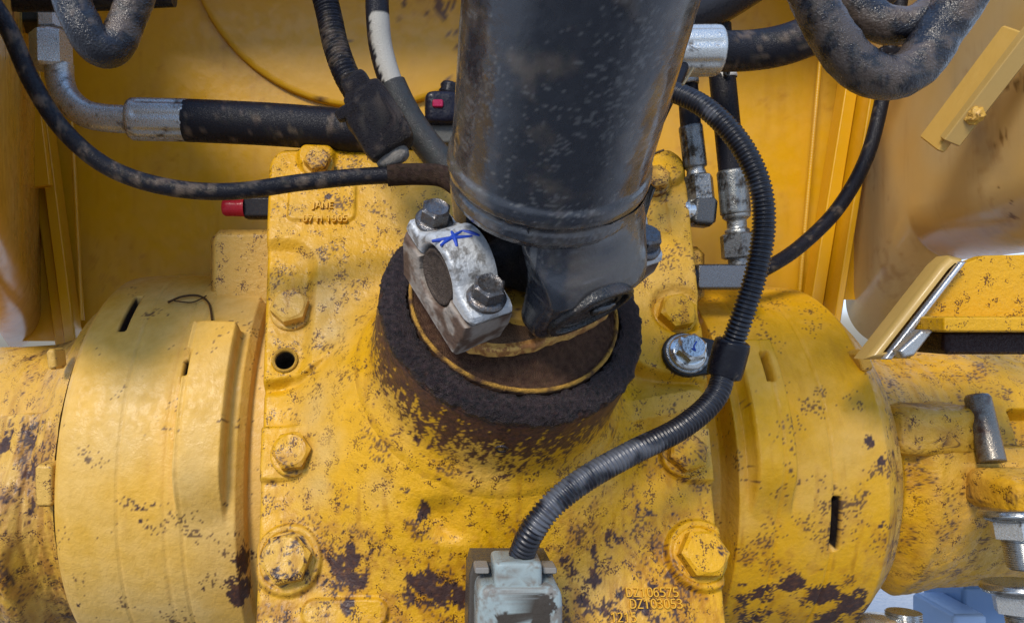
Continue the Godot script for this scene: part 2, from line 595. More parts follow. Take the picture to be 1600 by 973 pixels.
# ---------------------------------------------------------------- chassis
func build_chassis() -> void:
	var base := Vector3(0.1, H - 0.3, -1.25)
	var t := thing("machine_frame", "yellow painted steel frame plates behind and beside the axle", "machine frame", base)
	# back panel with gentle waviness
	var P := PackedVector3Array()
	var C := PackedColorArray()
	var spots := [[at(690, 10, 1.24), 0.04, 0.75], [at(640, 0, 1.24), 0.03, 0.75], [at(715, 60, 1.24), 0.03, 0.6], [at(500, 155, 1.24), 0.008, 0.9], [at(545, 65, 1.24), 0.006, 0.9], [at(625, 30, 1.24), 0.008, 0.9], [at(700, 130, 1.24), 0.012, 0.8], [at(240, 55, 1.24), 0.005, 0.8], [at(395, 20, 1.24), 0.005, 0.9]]
	for j in 161:
		for i in 281:
			var p := Vector3(lerpf(-0.68, 0.78, i / 280.0), H + lerpf(lerpf(-0.05, 0.02, sm(-0.58, -0.50, lerpf(-0.68, 0.78, i / 280.0))), 0.60, j / 160.0), -1.25)
			P.append(p)
			C.append(sheet(p, 0.05, blobs(p, spots)))
	part(t, "back_panel", grid(281, 161, P, C), M.paint_clean)
	# large round cover welded on the panel
	var cc := at(575, -115, 1.25)
	var cover := lathe(cc, Vector3.BACK, [Vector2(0.001, 0.31), Vector2(0.010, 0.309), Vector2(0.013, 0.304), Vector2(0.014, 0.28), Vector2(0.014, 0.0)], 120, func(p, _t, _a): return sheet(p, 0.08, blobs(p, spots)), null, 0.005)
	part(t, "round_cover", cover, M.paint_clean)
	# left side panel, its lip and the angle bar in the corner
	for side in [-1, 1]:
		var a: Vector3
		var b: Vector3
		if side < 0:
			a = at(-40, 400, 0.66)
			b = at(66, 400, 1.28)
		else:
			a = at(1640, 400, 0.80)
			b = at(1322, 400, 1.28)
		P = PackedVector3Array()
		C = PackedColorArray()
		var sp2 := [[at(1570, 330, 0.87), 0.04, 0.55], [at(1560, 230, 0.88), 0.03, 0.55], [at(1590, 120, 0.85), 0.05, 0.65], [at(1540, 100, 0.88), 0.05, 0.5]]
		for j in 121:
			for i in 141:
				var f := i / 140.0
				var p := a.lerp(b, f)
				# the foot of the sheet rolls outwards
				var rr := 0.06 if side < 0 else 0.08
				var foot := lerpf(0.10, -0.065, f) if side < 0 else minf(0.075, lerpf(0.27, -0.06, f))
				if j >= 50:
					p.y = H + lerpf(foot + rr, 0.60, (j - 50) / 70.0)
				else:
					var ph := deg_to_rad(86.0) * (50 - j) / 50.0
					p.y = H + foot + rr - rr * sin(ph)
					p.x += side * rr * (1.0 - cos(ph))
				P.append(p)
				C.append(sheet(p, 0.8 if side > 0 else 0.4, blobs(p, sp2)))
		part(t, "side_panel", grid(141, 121, P, C, false, side > 0), M.sheet)
	# vertical corner strips
	part(t, "corner_strip", rbox(Transform3D(Basis(Vector3.BACK, 0.13), at(84, 300, 1.22) + Vector3(0, 0.0, 0)), Vector3(0.02, 0.80, 0.03), 0.003, YEL), M.paint_clean)
	part(t, "corner_strip", rbox(Transform3D(Basis(Vector3.BACK, 0.13), at(66, 300, 1.235)), Vector3(0.022, 0.80, 0.012), 0.003, YEL), M.paint_clean)
	part(t, "edge_lip", rbox(Transform3D(Basis(Vector3.BACK, 0.12), at(45, 205, 1.16)), Vector3(0.05, 0.18, 0.012), 0.003, YEL), M.paint_clean)
	part(t, "corner_strip", rbox(Transform3D(Basis(Vector3.BACK, -0.16), at(1300, 290, 1.22)), Vector3(0.022, 0.80, 0.03), 0.003, YEL), M.paint_clean)
	part(t, "corner_strip", rbox(Transform3D(Basis(Vector3.BACK, -0.16), at(1330, 290, 1.20)), Vector3(0.012, 0.80, 0.05), 0.003, YEL), M.paint_clean)
	for w in [[[104, 60, 1.215], [128, 500, 1.215]], [[1285, 60, 1.215], [1248, 470, 1.215]]]:
		part(t, "weld_bead", sweep(curve_pts(px_keys([w[0], w[1]]), 0.0015), func(sx, _f, _a): return 0.0034 + 0.0003 * sin(sx * 1400.0), 12, func(p, _s, _f, _a): return sheet(p, 0.1, 0.0)), M.paint_clean)
	# deck over the axle
	part(t, "deck_plate", rbox(Transform3D(Basis(), Vector3(0.1, H + 0.62, -1.13)), Vector3(1.7, 0.02, 0.30), 0.003, YEL), M.paint_clean)
	# slanting angle iron on the right panel
	var p0 := at(1640, 20, 0.78)
	var p1 := at(1484, 222, 0.86)
	var ax := (p0 - p1).normalized()
	var bb := Basis(ax.cross(Vector3.BACK).normalized(), ax, Vector3.BACK).orthonormalized()
	bb.z = bb.x.cross(bb.y)
	var al := thing("angle_iron", "slanting yellow angle iron with dirt along its edge, upper right panel", "angle iron", p1)
	part(al, "flange", rbox(Transform3D(bb, (p0 + p1) / 2), Vector3(0.021, p0.distance_to(p1), 0.014), 0.002, YEL.lerp(DUSTY, 0.8) * 0.8), M.paint_clean)
	part(al, "web", rbox(Transform3D(bb, (p0 + p1) / 2 + bb.x * 0.0 + Vector3(0, 0, -0.035)), Vector3(0.010, p0.distance_to(p1) * 0.93, 0.055), 0.002, YEL.lerp(DUSTY, 0.6)), M.paint_clean)
	part(al, "weld_bead", lump(Transform3D(bb, at(1524, 180, 0.835)), Vector3(0.008, 0.010, 0.008), 0.9, 0.004, n_hi, func(p): return paint(p, 0.4, 0.0, 0.0), 24, 16), M.paint)
	# gusset on the right side
	var g := thing("gusset_bracket", "yellow steel bracket with a bright bare edge above the right axle arm", "bracket", at(1480, 540, 0.86))
	var gp := func(list: Array, d: float) -> PackedVector2Array:
		var o := PackedVector2Array()
		for k in list:
			var w := at(k[0], k[1], d)
			o.append(Vector2(w.x, w.y))
		return o
	var face := gp.call([[1385, 560], [1498, 415], [1540, 399], [1660, 396], [1660, 512], [1445, 514], [1425, 560]], 0.80)
	part(g, "face_plate", prism(Transform3D(Basis(), Vector3(0, 0, -0.815)), face, 0.015, 0.002, YEL), M.paint)
	var rim := gp.call([[1356, 562], [1474, 412], [1490, 398], [1512, 403], [1512, 412], [1500, 424], [1396, 562]], 0.785)
	part(g, "bevelled_edge", prism(Transform3D(Basis(), Vector3(0, 0, -0.81)), rim, 0.025, 0.008, YEL.lerp(DUSTY, 0.7)), M.paint_clean)
	var bare := gp.call([[1384, 562], [1505, 408], [1516, 408], [1398, 562]], 0.779)
	part(g, "bare_steel_strip", prism(Transform3D(Basis(), Vector3(0, 0, -0.787)), bare, 0.006, 0.0025, Color(0.55, 0.56, 0.56)), M.zinc)
	part(g, "ledge", rbox(Transform3D(Basis(), at(1560, 506, 0.775)), Vector3(0.155, 0.016, 0.06), 0.003, YEL), M.paint)
	var lipp := gp.call([[1404, 548], [1440, 515], [1462, 515], [1430, 556], [1412, 560]], 0.765)
	part(g, "rounded_lip", prism(Transform3D(Basis(), Vector3(0, 0, -0.775)), lipp, 0.012, 0.004, Color(0.42, 0.42, 0.4)), M.zinc)
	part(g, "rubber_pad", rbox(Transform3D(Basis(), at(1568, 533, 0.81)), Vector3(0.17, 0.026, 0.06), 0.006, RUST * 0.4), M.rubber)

# ---------------------------------------------------------------- axle
var PN := Vector3(0, 0.4224, 0.9064)      # normal of the carrier flange
var PV := Vector3(0, 0.9064, -0.4224)
var PO := Vector3(0, H, -0.90)
var NA := Vector3(0.12, 0.62, 0.775).normalized()   # axis of the pinion nose
var NC := Vector3(0.095, H + 0.008, -0.72)          # centre of the nose rim
var DC := Vector3(0, H - 0.22, -1.12)               # axis of the brake drums

func uv(px: float, py: float) -> Vector2:
	var ry := (PY - py) / F
	var t := 0.90 / (1.0 - 0.466 * ry)
	return Vector2(t * (px - PX) / F, t * ry / 0.9064)

func uvd(px: float, py: float, d: float) -> Vector2:
	var p := at(px, py, d) - PO
	return Vector2(p.x, p.dot(PV))

func poly_y(x: float, pts: Array) -> float:
	if x <= pts[0].x:
		return pts[0].y
	for k in range(1, pts.size()):
		if x <= pts[k].x:
			return lerpf(pts[k - 1].y, pts[k].y, (x - pts[k - 1].x) / (pts[k].x - pts[k - 1].x))
	return pts[-1].y

var vb_pts: Array
var feat := {}

func carrier_h(u: float, v: float) -> float:
	var q := Vector2(u, v)
	var h := 0.0
	var mid_u := 0.09
	h += 0.020 * sm(-0.006, 0.006, v - poly_y(u, vb_pts))
	# bolt pads sunk in the upper plate
	h -= 0.011 * sm(0.014, -0.004, sd_box(q, feat.padA, feat.padA_h, 0.03))
	h -= 0.008 * sm(0.010, -0.002, (q - feat.boltA2).length() - 0.026)
	# raised tabs round the middle bolts
	for s in 2:
		var bb: Vector2 = feat.tabs[s]
		var e: Vector2 = bb + Vector2(-0.12 if s == 0 else 0.12, 0.0)
		h += 0.010 * sm(0.0016, -0.0016, sd_seg(q, bb, e) - 0.030)
		var cc: Vector2 = feat.rings[s]
		var dc := (q - cc).length()
		h += 0.010 * sm(0.002, -0.002, dc - 0.036)
		h -= 0.004 * sm(0.0015, -0.0015, dc - 0.0275)
	# the lobe below the clip
	h = smax(h, 0.030 - sd_seg(q, feat.lobe0, feat.lobe1) * 0.9 if sd_seg(q, feat.lobe0, feat.lobe1) > 0.012 else 0.0215, 0.008)
	# casting pads with marks
	h += 0.0045 * sm(0.0015, -0.0015, sd_box(q, feat.plate, feat.plate_h, 0.008))
	h -= 0.0045 * sm(0.0015, -0.0015, sd_box(q, feat.plate2, feat.plate2_h, 0.006))
	# bosses on the top edge
	for c in feat.top_boss:
		h += 0.012 * sm(0.004, -0.004, (q - c).length() - 0.024)
	# conical body that carries the nose
	var w := PO + Vector3(u, 0, 0) + PV * v - (NC - NA * 0.10)
	var a := PN.dot(NA)
	var t0 := w.dot(NA)
	var s := 0.80
	var r0 := 0.132
	var A2 := 1.0 - a * a - s * s * a * a
	var B2 := 2.0 * (w.dot(PN) - t0 * a + s * a * (r0 - s * t0))
	var C2 := w.length_squared() - t0 * t0 - (r0 - s * t0) * (r0 - s * t0)
	var lim := (0.01 - t0) / a
	var disc := B2 * B2 - 4.0 * A2 * C2
	var hc := lim
	if disc > 0.0:
		hc = minf(lim, (-B2 + sqrt(disc)) / (2.0 * A2))
	h = smax(h, hc, 0.022)
	# pocket in the cone
	var pk: Vector2 = q - feat.pocket
	h -= 0.016 * exp(-pow(pk.x / 0.026, 2.0) - pow(pk.y / 0.017, 4.0)) * sm(-0.03, 0.012, pk.x + pk.y)
	# oblong boss low left
	h += 0.006 * sm(0.002, -0.002, sd_seg(q, feat.ob0, feat.ob1) - 0.0135)
	if feat.has("port"):
		h -= 0.034 * sm(0.0145, 0.0125, (q - feat.port).length())
	h += 0.0006 * n_mid.get_noise_2d(u, v)
	return h

func carrier_pt(u: float, v: float) -> Vector3:
	return PO + Vector3(u, 0, 0) + PV * v + PN * carrier_h(u, v)

func on_carrier(px: float, py: float) -> Vector3:
	# where the pixel's ray meets the carrier surface
	var q := uv(px, py)
	for k in 12:
		var p := carrier_pt(q.x, q.y)
		var want := at(px, py, -p.z)
		q.x += want.x - p.x
		q.y += (want - p).dot(PV) * 0.8
	return carrier_pt(q.x, q.y)

func drum_xt(px: float, py: float, R: float) -> Vector2:
	# (x, angle above the camera side) where the pixel's ray meets the drum
	var dir := Vector3((px - PX) / F, (PY - py) / F, -1)
	var o := Vector3(0, H, 0) - DC
	var a := dir.y * dir.y + dir.z * dir.z
	var b := 2.0 * (o.y * dir.y + o.z * dir.z)
	var c := o.y * o.y + o.z * o.z - R * R
	var t := (-b - sqrt(maxf(b * b - 4 * a * c, 0.0))) / (2 * a)
	var p := o + dir * t
	return Vector2(p.x, atan2(p.y, p.z))

func drum(prof: Array, disp: Callable, col: Callable, x_step: float) -> ArrayMesh:
	# prof: Vector2(x, r) from left to right
	var pr: Array[Vector2] = [prof[0]]
	for k in range(1, prof.size()):
		var n := maxi(1, ceili(Vector2(prof[k - 1]).distance_to(prof[k]) / x_step))
		for i in n:
			pr.append(Vector2(prof[k - 1]).lerp(prof[k], float(i + 1) / n))
	var th := []
	for i in 340:
		th.append(deg_to_rad(lerpf(-58.0, 112.0, i / 339.0)))
	for i in 24:
		th.append(deg_to_rad(lerpf(118.0, 296.0, i / 23.0)))
	var P := PackedVector3Array()
	var C := PackedColorArray()
	for q in pr:
		for a in th:
			var r: float = q.y + disp.call(q.x, a)
			var p := DC + Vector3(q.x, sin(a) * r, cos(a) * r)
			P.append(p)
			C.append(col.call(p, q.x, a))
	return grid(th.size(), pr.size(), P, C, true, true)

func bolt(parent: Node3D, o: Vector3, axis: Vector3, flat: float, hh: float, wash: float, turn: float, dust: float, ex: float) -> void:
	var wm := lathe(o - axis * 0.004, axis, [Vector2(0, wash), Vector2(0.0065, wash), Vector2(0.0085, wash - 0.002), Vector2(0.009, 0.0)], 48, func(p, _t, _a): return paint(p, dust, 0.1, ex), null, 0.002)
	var hm := hexhead(o + axis * 0.004, axis, flat, hh, turn, func(p): return paint(p, dust, 0.1, ex))
	var b := part(parent, "bolt", hm, M.paint)
	part(b, "washer", wm, M.paint)

func build_axle() -> void:
	vb_pts = [uv(400, 606), uv(470, 596), uv(530, 562), uv(600, 520), uv(960, 560), uv(1000, 585), uv(1060, 602), uv(1130, 612)]
	feat.padA = (uv(425, 400) + uv(440, 600)) / 2 + Vector2(-0.015, 0)
	feat.padA_h = Vector2(0.052, absf(uv(425, 395).y - uv(440, 602).y) / 2)
	feat.boltA2 = uv(1053, 493)
	feat.tabs = [uv(458, 710), uv(1072, 712)]
	feat.rings = [uv(450, 875), uv(1093, 868)]
	feat.lobe0 = uv(930, 660)
	feat.lobe1 = uv(1078, 632)
	feat.plate = (uv(457, 300) + uv(556, 358)) / 2
	feat.plate_h = (uv(457, 300) - uv(556, 358)).abs() / 2
	feat.plate2 = (uv(1000, 322) + uv(1042, 376)) / 2
	feat.plate2_h = (uv(1000, 322) - uv(1042, 376)).abs() / 2
	feat.top_boss = [uv(497, 262), uv(1030, 282)]
	feat.pocket = uvd(682, 815, 0.735)
	feat.ob0 = uvd(490, 957, 0.745)
	feat.ob1 = uvd(585, 957, 0.745)
	var t := thing("drive_axle", "yellow cast drive axle with chipped paint and two round brake drums", "axle", Vector3(0.08, H - 0.5, -1.0))
	# --- carrier
	var port := on_carrier(445, 563)
	feat.port = uv(445, 563)
	feat.port = Vector2((port - PO).x, (port - PO).dot(PV))
	var bl := []
	for k in [[435, 880, 0.026, 0.66], [540, 880, 0.030, 0.86], [555, 905, 0.02, 0.8], [520, 915, 0.022, 0.62], [660, 910, 0.022, 0.85], [790, 930, 0.022, 0.8], [700, 935, 0.03, 0.85], [660, 800, 0.016, 0.85], [640, 935, 0.02, 0.6],
			[900, 900, 0.055, 0.56], [930, 880, 0.03, 0.62], [905, 940, 0.03, 0.66], [1000, 950, 0.05, 0.62], [960, 960, 0.03, 0.68], [1040, 960, 0.02, 0.6], [960, 830, 0.04, 0.45], [840, 770, 0.03, 0.45], [1045, 900, 0.012, 0.6], [420, 780, 0.015, 0.5], [640, 760, 0.02, 0.45], [1005, 800, 0.03, 0.42], [700, 720, 0.03, 0.45],
			[870, 700, 0.03, 0.50], [810, 740, 0.03, 0.40], [640, 690, 0.02, 0.5], [513, 308, 0.008, 0.75], [545, 960, 0.02, 0.7]]:
		bl.append([on_carrier(k[0], k[1]), k[2], k[3]])
	var pale := []
	for k in [[510, 470, 0.022], [480, 400, 0.018], [520, 520, 0.02], [490, 640, 0.03], [510, 700, 0.03], [500, 760, 0.02], [590, 760, 0.03]]:
		pale.append([on_carrier(k[0], k[1]), k[2], 0.8])
	var P := PackedVector3Array()
	var C := PackedColorArray()
	var nu := 300
	var nv := 330
	var vt := uv(500, 246).y
	var vbm := uv(600, 1010).y
	for j in nv:
		# the last rows and columns turn back as the side walls
		var jj := clampi(j - 4, 0, nv - 9)
		var v := lerpf(vbm, vt, float(jj) / (nv - 9))
		var cr := maxf(0.0, v - (vt - 0.03))
		var corner := 0.03 - sqrt(maxf(0.0, 0.0009 - cr * cr))
		var ul := lerpf(-0.1626, -0.1944, (v - vbm) / (vt - vbm)) + corner
		var ur := lerpf(0.3155, 0.355, (v - vbm) / (vt - vbm)) - corner
		for i in nu:
			var ii := clampi(i - 4, 0, nu - 9)
			var u := lerpf(ul, ur, float(ii) / (nu - 9))
			var h := carrier_h(u, v)
			var e := minf(minf(u - ul, ur - u), vt - v)
			if e < 0.006:
				h -= 0.006 - sqrt(maxf(0.0, 0.000036 - pow(0.006 - e, 2)))
			var over := maxi(maxi(4 - i, i - (nu - 5)), maxi(4 - j, j - (nv - 5)))
			if over > 0:
				h -= [0.0, 0.01, 0.03, 0.06, 0.12][mini(over, 4)]
			var p := PO + Vector3(u, 0, 0) + PV * v + PN * h
			P.append(p)
			# more wear low and to the right
			var low := sm(H - 0.05, H - 0.30, p.y)
			var q := Vector2(u, v)
			var wear := sm(0.008, 0.0, e) * 0.28
			for k in 2:
				wear = maxf(wear, sm(0.0045, 0.0, absf((q - feat.rings[k]).length() - 0.036)) * 0.4)
				wear = maxf(wear, sm(0.004, 0.0, absf(sd_seg(q, feat.tabs[k], feat.tabs[k] + Vector2(-0.12 if k == 0 else 0.12, 0)) - 0.030)) * 0.36)
			C.append(paint(p, 0.10 + 0.6 * blobs(p, pale), -0.26 + 0.46 * low + 0.08 * sm(0.0, 0.3, p.x), maxf(maxf(blobs(p, bl), low * 0.24), wear)))
	part(t, "carrier_housing", grid(nu, nv, P, C), M.paint)
	# --- pinion nose
	var edge_n := noise(60.0, 3, 51)
	var streak := noise(1.0, 3, 52)
	var nose_col := func(p: Vector3, tt: float, a: float) -> Color:
		var g := n_hi.get_noise_3dv(p) + 0.5 * n_fine.get_noise_3dv(p)
		var wv := 2.2 * n_mid.get_noise_3dv(p)
		var st := streak.get_noise_2d(a * 7.0, tt * 22.0 + wv) + 0.9 * streak.get_noise_2d(a * 27.0 + wv, tt * 30.0) + 0.25 * n_mid.get_noise_3dv(p) + 0.35 * n_hi.get_noise_3dv(p)
		var yel := paint(p, 0.1, 0.05, 0.0)
		# rust runs down from the rim in streaks
		var k := sm(-0.03, 0.06, (tt - 0.030) * 11.0 + st * 0.62)
		var c := yel.lerp(Color(0.038, 0.018, 0.014).lerp(Color(0.11, 0.042, 0.020), clampf(0.4 + g * 0.8, 0, 1)), k)
		# grease crust near and on the rim
		var kr := sm(0.083, 0.091, tt + 0.016 * edge_n.get_noise_3dv(p)) * 0.92
		c = c.lerp(GREASE.lerp(Color(0.045, 0.032, 0.032), clampf(0.4 + g * 0.9, 0, 1)), kr)
		c.a = 1
		return c
	var nose_disp := func(p: Vector3, tt: float, _a: float) -> float:
		var k := sm(0.085, 0.093, tt)
		return k * (0.0042 * edge_n.get_noise_3dv(p) + 0.0014 * n_hi.get_noise_3dv(p)) + 0.0004 * n_mid.get_noise_3dv(p)
	var nprof := [Vector2(-0.10, 0.16), Vector2(-0.045, 0.156), Vector2(-0.028, 0.1515), Vector2(-0.012, 0.1447), Vector2(-0.003, 0.1385), Vector2(0.004, 0.1350), Vector2(0.012, 0.1330), Vector2(0.025, 0.1322), Vector2(0.064, 0.1312), Vector2(0.087, 0.1300), Vector2(0.091, 0.1280), Vector2(0.092, 0.11)]
	part(t, "pinion_nose", lathe(NC - NA * 0.10, NA, nprof, 420, nose_col, nose_disp, 0.0022), M.paint)
	var rprof := [Vector2(0.0865, 0.1285), Vector2(0.0875, 0.1306), Vector2(0.0930, 0.1304), Vector2(0.0970, 0.1285), Vector2(0.0995, 0.1250), Vector2(0.1010, 0.118), Vector2(0.1010, 0.1085), Vector2(0.100, 0.1050), Vector2(0.07, 0.104)]
	part(t, "greasy_rim", lathe(NC - NA * 0.10, NA, rprof, 420, nose_col, nose_disp, 0.0020), M.grease, "crusted dark greasy rim of the nose")
	# small plug in the nose side
	var pl := at(808, 668, 0.62)
	var pd := (pl - (NC - NA * 0.06))
	pd = (pd - NA * pd.dot(NA)).normalized()
	var plo := NC - NA * 0.052 + pd * 0.1303
	part(t, "grease_plug", lathe(plo, pd, [Vector2(0, 0.0065), Vector2(0.0022, 0.0062), Vector2(0.0028, 0.005), Vector2(0.0014, 0.0035), Vector2(-0.003, 0.003), Vector2(-0.003, 0.0)], 32, func(_p, _t, _a): return Color(0.06, 0.045, 0.04)), M.zinc)
	# --- bolts of the carrier
	for b in [[455, 486, 0.040, 0.017, 0.026, 0.3, 0.3, 0.2], [458, 710, 0.0375, 0.017, 0.025, 0.1, 0.05, 0.1], [450, 876, 0.046, 0.021, 0.030, 0.2, 0.1, 0.45],
			[1053, 494, 0.0385, 0.018, 0.026, 0.2, 0.0, 0.0], [1068, 711, 0.0375, 0.017, 0.025, 0.3, 0.0, 0.1], [1092, 868, 0.043, 0.020, 0.029, 0.0, 0.0, 0.30]]:
		bolt(t, on_carrier(b[0], b[1]), PN, b[2], b[3], b[4], b[5], b[6], b[7])
	for k in [[497, 258], [1022, 285]]:
		bolt(t, on_carrier(k[0], k[1]), PN, 0.03, 0.014, 0.02, 0.2, 0.3, 0.0)
	# open port left
	var po := port
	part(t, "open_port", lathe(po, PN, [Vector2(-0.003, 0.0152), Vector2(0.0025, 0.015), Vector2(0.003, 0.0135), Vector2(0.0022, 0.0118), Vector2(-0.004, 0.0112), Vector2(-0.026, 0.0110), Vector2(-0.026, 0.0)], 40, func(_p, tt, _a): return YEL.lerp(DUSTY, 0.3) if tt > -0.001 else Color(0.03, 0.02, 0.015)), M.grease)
	# raised casting letters
	for w in [["JANE", 505, 322, 0.0095], ["07 H 1905", 508, 343, 0.0095]]:
		letters(t, w[0], on_carrier(w[1], w[2]), PN, w[3])
	for w in [["DZ106575", 1018, 926, 0.0092], ["DZ103053", 1024, 944, 0.0092], ["1215", 974, 965, 0.0092]]:
		letters(t, w[0], on_carrier(w[1], w[2]), carrier_normal(w[1], w[2]), w[3])
	# --- left drum
	var sl1a := drum_xt(217, 462, 0.275)
	var sl1b := drum_xt(205, 515, 0.275)
	var sl2a := drum_xt(303, 562, 0.275)
	var sl2b := drum_xt(300, 598, 0.275)
	var rib0 := drum_xt(302, 502, 0.295)
	var rib1 := drum_xt(372, 502, 0.295)
	var ribb := drum_xt(300, 800, 0.295)
	var seam_l := [drum_xt(182, 800, 0.275).x, drum_xt(284, 800, 0.275).x, drum_xt(255, 800, 0.275).x]
	var box_in := func(x: float, lo: float, hi: float, e: float) -> float: return sm(lo - e, lo + e, x) * sm(hi + e, hi - e, x)
	var disp_l := func(x: float, a: float) -> float:
		var r := 0.0
		for s in seam_l:
			r -= 0.0022 * exp(-pow((x - s) / 0.0012, 2.0))
		r += 0.024 * box_in.call(x, rib0.x, rib1.x, 0.0012) * sm(rib0.y + 0.004, rib0.y - 0.004, a) * sm(ribb.y - 0.10, ribb.y + 0.18, a)
		r -= 0.03 * box_in.call(x, sl1a.x - 0.0042, sl1a.x + 0.0042, 0.0012) * box_in.call(a, sl1b.y, sl1a.y, 0.004)
		r -= 0.03 * box_in.call(x, sl2a.x - 0.0095, sl2a.x + 0.0005, 0.0012) * box_in.call(a, sl2b.y, sl2a.y, 0.004)
		return r
	var bll := []
	for k in [[390, 890, 0.03, 1.0], [385, 850, 0.02, 0.9], [375, 930, 0.03, 0.9], [345, 790, 0.012, 0.6], [230, 800, 0.03, 0.42], [320, 920, 0.01, 0.5], [110, 950, 0.012, 0.7]]:
		bll.append([DC + drum_pt(k[0], k[1], 0.275), k[2], k[3]])
	var bare := Color(0.012, 0.009, 0.008)
	var col_l := func(p: Vector3, x: float, a: float) -> Color:
		if (absf(x - sl1a.x) < 0.0062 and a > sl1b.y - 0.004 and a < sl1a.y + 0.004 and disp_l.call(x, a) < -0.0045) or (absf(x - sl2a.x + 0.0045) < 0.0080 and a > sl2b.y - 0.004 and a < sl2a.y + 0.004 and disp_l.call(x, a) < -0.0045):
			return bare
		return paint(p, 0.55, -0.42 + 0.24 * sm(H - 0.12, H - 0.34, p.y), maxf(blobs(p, bll), 0.12 * sm(H - 0.1, H - 0.3, p.y)))
	part(t, "brake_drum", drum([Vector2(-0.452, 0.15), Vector2(-0.450, 0.225), Vector2(-0.432, 0.236), Vector2(-0.424, 0.250), Vector2(-0.419, 0.264), Vector2(-0.412, 0.270), Vector2(-0.400, 0.2725), Vector2(-0.345, 0.275), Vector2(-0.255, 0.275), Vector2(-0.208, 0.273), Vector2(-0.200, 0.262), Vector2(-0.198, 0.250), Vector2(-0.13, 0.248), Vector2(-0.12, 0.15)], disp_l, col_l, 0.0022), M.drum, "left round drum, pale dusty yellow")
	# --- right drum
	var RR := 0.258
	var s3a := drum_xt(1182, 566, RR)
	var s3b := drum_xt(1189, 606, RR)
	var s4a := drum_xt(1308, 778, RR)
	var s4b := drum_xt(1312, 860, RR)
	var rb0 := drum_xt(1146, 530, 0.28)
	var rb1 := drum_xt(1205, 530, 0.28)
	var rbb := drum_xt(1150, 790, 0.28)
	var seam_r := [drum_xt(1215, 800, RR).x, drum_xt(1305, 800, RR).x]
	var disp_r := func(x: float, a: float) -> float:
		var r := 0.0
		for s in seam_r:
			r -= 0.002 * exp(-pow((x - s) / 0.0012, 2.0))
		r += 0.024 * box_in.call(x, rb0.x, rb1.x, 0.0012) * sm(rb0.y + 0.004, rb0.y - 0.004, a) * sm(rbb.y - 0.10, rbb.y + 0.18, a)
		r -= 0.03 * box_in.call(x, s3a.x - 0.0042, s3a.x + 0.0042, 0.0012) * box_in.call(a, s3b.y, s3a.y, 0.004)
		r -= 0.03 * box_in.call(x, s4a.x - 0.0042, s4a.x + 0.0042, 0.0012) * box_in.call(a, s4b.y, s4a.y, 0.004)
		return r
	var blr := []
	for k in [[1240, 912, 0.022, 1.0], [1285, 930, 0.028, 1.05], [1330, 945, 0.028, 1.05], [1360, 960, 0.022, 0.9], [1300, 965, 0.03, 0.8], [1180, 930, 0.04, 0.66], [1175, 960, 0.05, 0.62], [1358, 695, 0.014, 0.8], [1385, 780, 0.012, 0.6], [1390, 820, 0.014, 0.7], [1382, 720, 0.010, 0.7], [1200, 780, 0.01, 0.5]]:
		blr.append([DC + drum_pt(k[0], k[1], RR), k[2], k[3]])
	var col_r := func(p: Vector3, x: float, a: float) -> Color:
		if disp_r.call(x, a) < -0.0045 and (absf(x - s3a.x) < 0.007 or absf(x - s4a.x) < 0.007):
			return bare
		var rimk := 0.22 * sm(0.545, 0.575, x)
		return paint(p, 0.12, -0.16 + 0.26 * sm(H - 0.1, H - 0.3, p.y) + rimk, maxf(blobs(p, blr), rimk * 1.6))
	part(t, "brake_drum", drum([Vector2(0.28, 0.15), Vector2(0.285, 0.216), Vector2(0.372, 0.218), Vector2(0.375, 0.226), Vector2(0.378, 0.257), Vector2(0.45, 0.258), Vector2(0.53, 0.257), Vector2(0.555, 0.2545), Vector2(0.561, 0.250), Vector2(0.570, 0.242), Vector2(0.588, 0.222), Vector2(0.594, 0.205), Vector2(0.600, 0.15)], disp_r, col_r, 0.0022), M.drum, "right round drum, bright yellow with brown patch")
	# step block on top of the left drum
	part(t, "casting_step", rbox(Transform3D(Basis(), at(400, 445, 1.06)), Vector3(0.098, 0.145, 0.14), 0.012, YEL.lerp(DUSTY, 0.5)), M.paint)
	part(t, "casting_step", rbox(Transform3D(Basis(), at(1077, 430, 1.0)), Vector3(0.03, 0.075, 0.05), 0.010, YEL.lerp(DUSTY, 0.3)), M.paint)
	# lug at the left drum rim
	part(t, "rim_lug", rbox(Transform3D(Basis(Vector3.BACK, 0.1), DC + drum_pt(103, 560, 0.262) + Vector3(-0.012, 0, 0)), Vector3(0.012, 0.026, 0.03), 0.004, YEL.lerp(DUSTY, 0.5)), M.paint)
	part(t, "rim_lug", rbox(Transform3D(Basis(Vector3.BACK, 0.35), DC + drum_pt(1338, 568, 0.252) + Vector3(0.004, 0.004, 0)), Vector3(0.016, 0.026, 0.03), 0.004, YEL.lerp(DUSTY, 0.3)), M.paint)
	part(t, "rim_lug", rbox(Transform3D(Basis(Vector3.BACK, 0.0), at(76, 755, 0.87)), Vector3(0.022, 0.05, 0.03), 0.005, YEL.lerp(DUSTY, 0.5)), M.paint)
	# --- arms
	var bt := []
	for k in [[66, 690, 0.92, 0.022, 0.9], [72, 735, 0.92, 0.026, 1.1], [64, 790, 0.92, 0.024, 1.0], [60, 840, 0.92, 0.024, 0.95], [62, 900, 0.92, 0.030, 1.2], [66, 950, 0.92, 0.034, 1.2], [5, 700, 0.92, 0.016, 0.9], [20, 660, 0.92, 0.05, 0.45], [40, 800, 0.9, 0.06, 0.45]]:
		bt.append([DC + drum_pt(k[0], k[1], 0.215), k[3], k[4]])
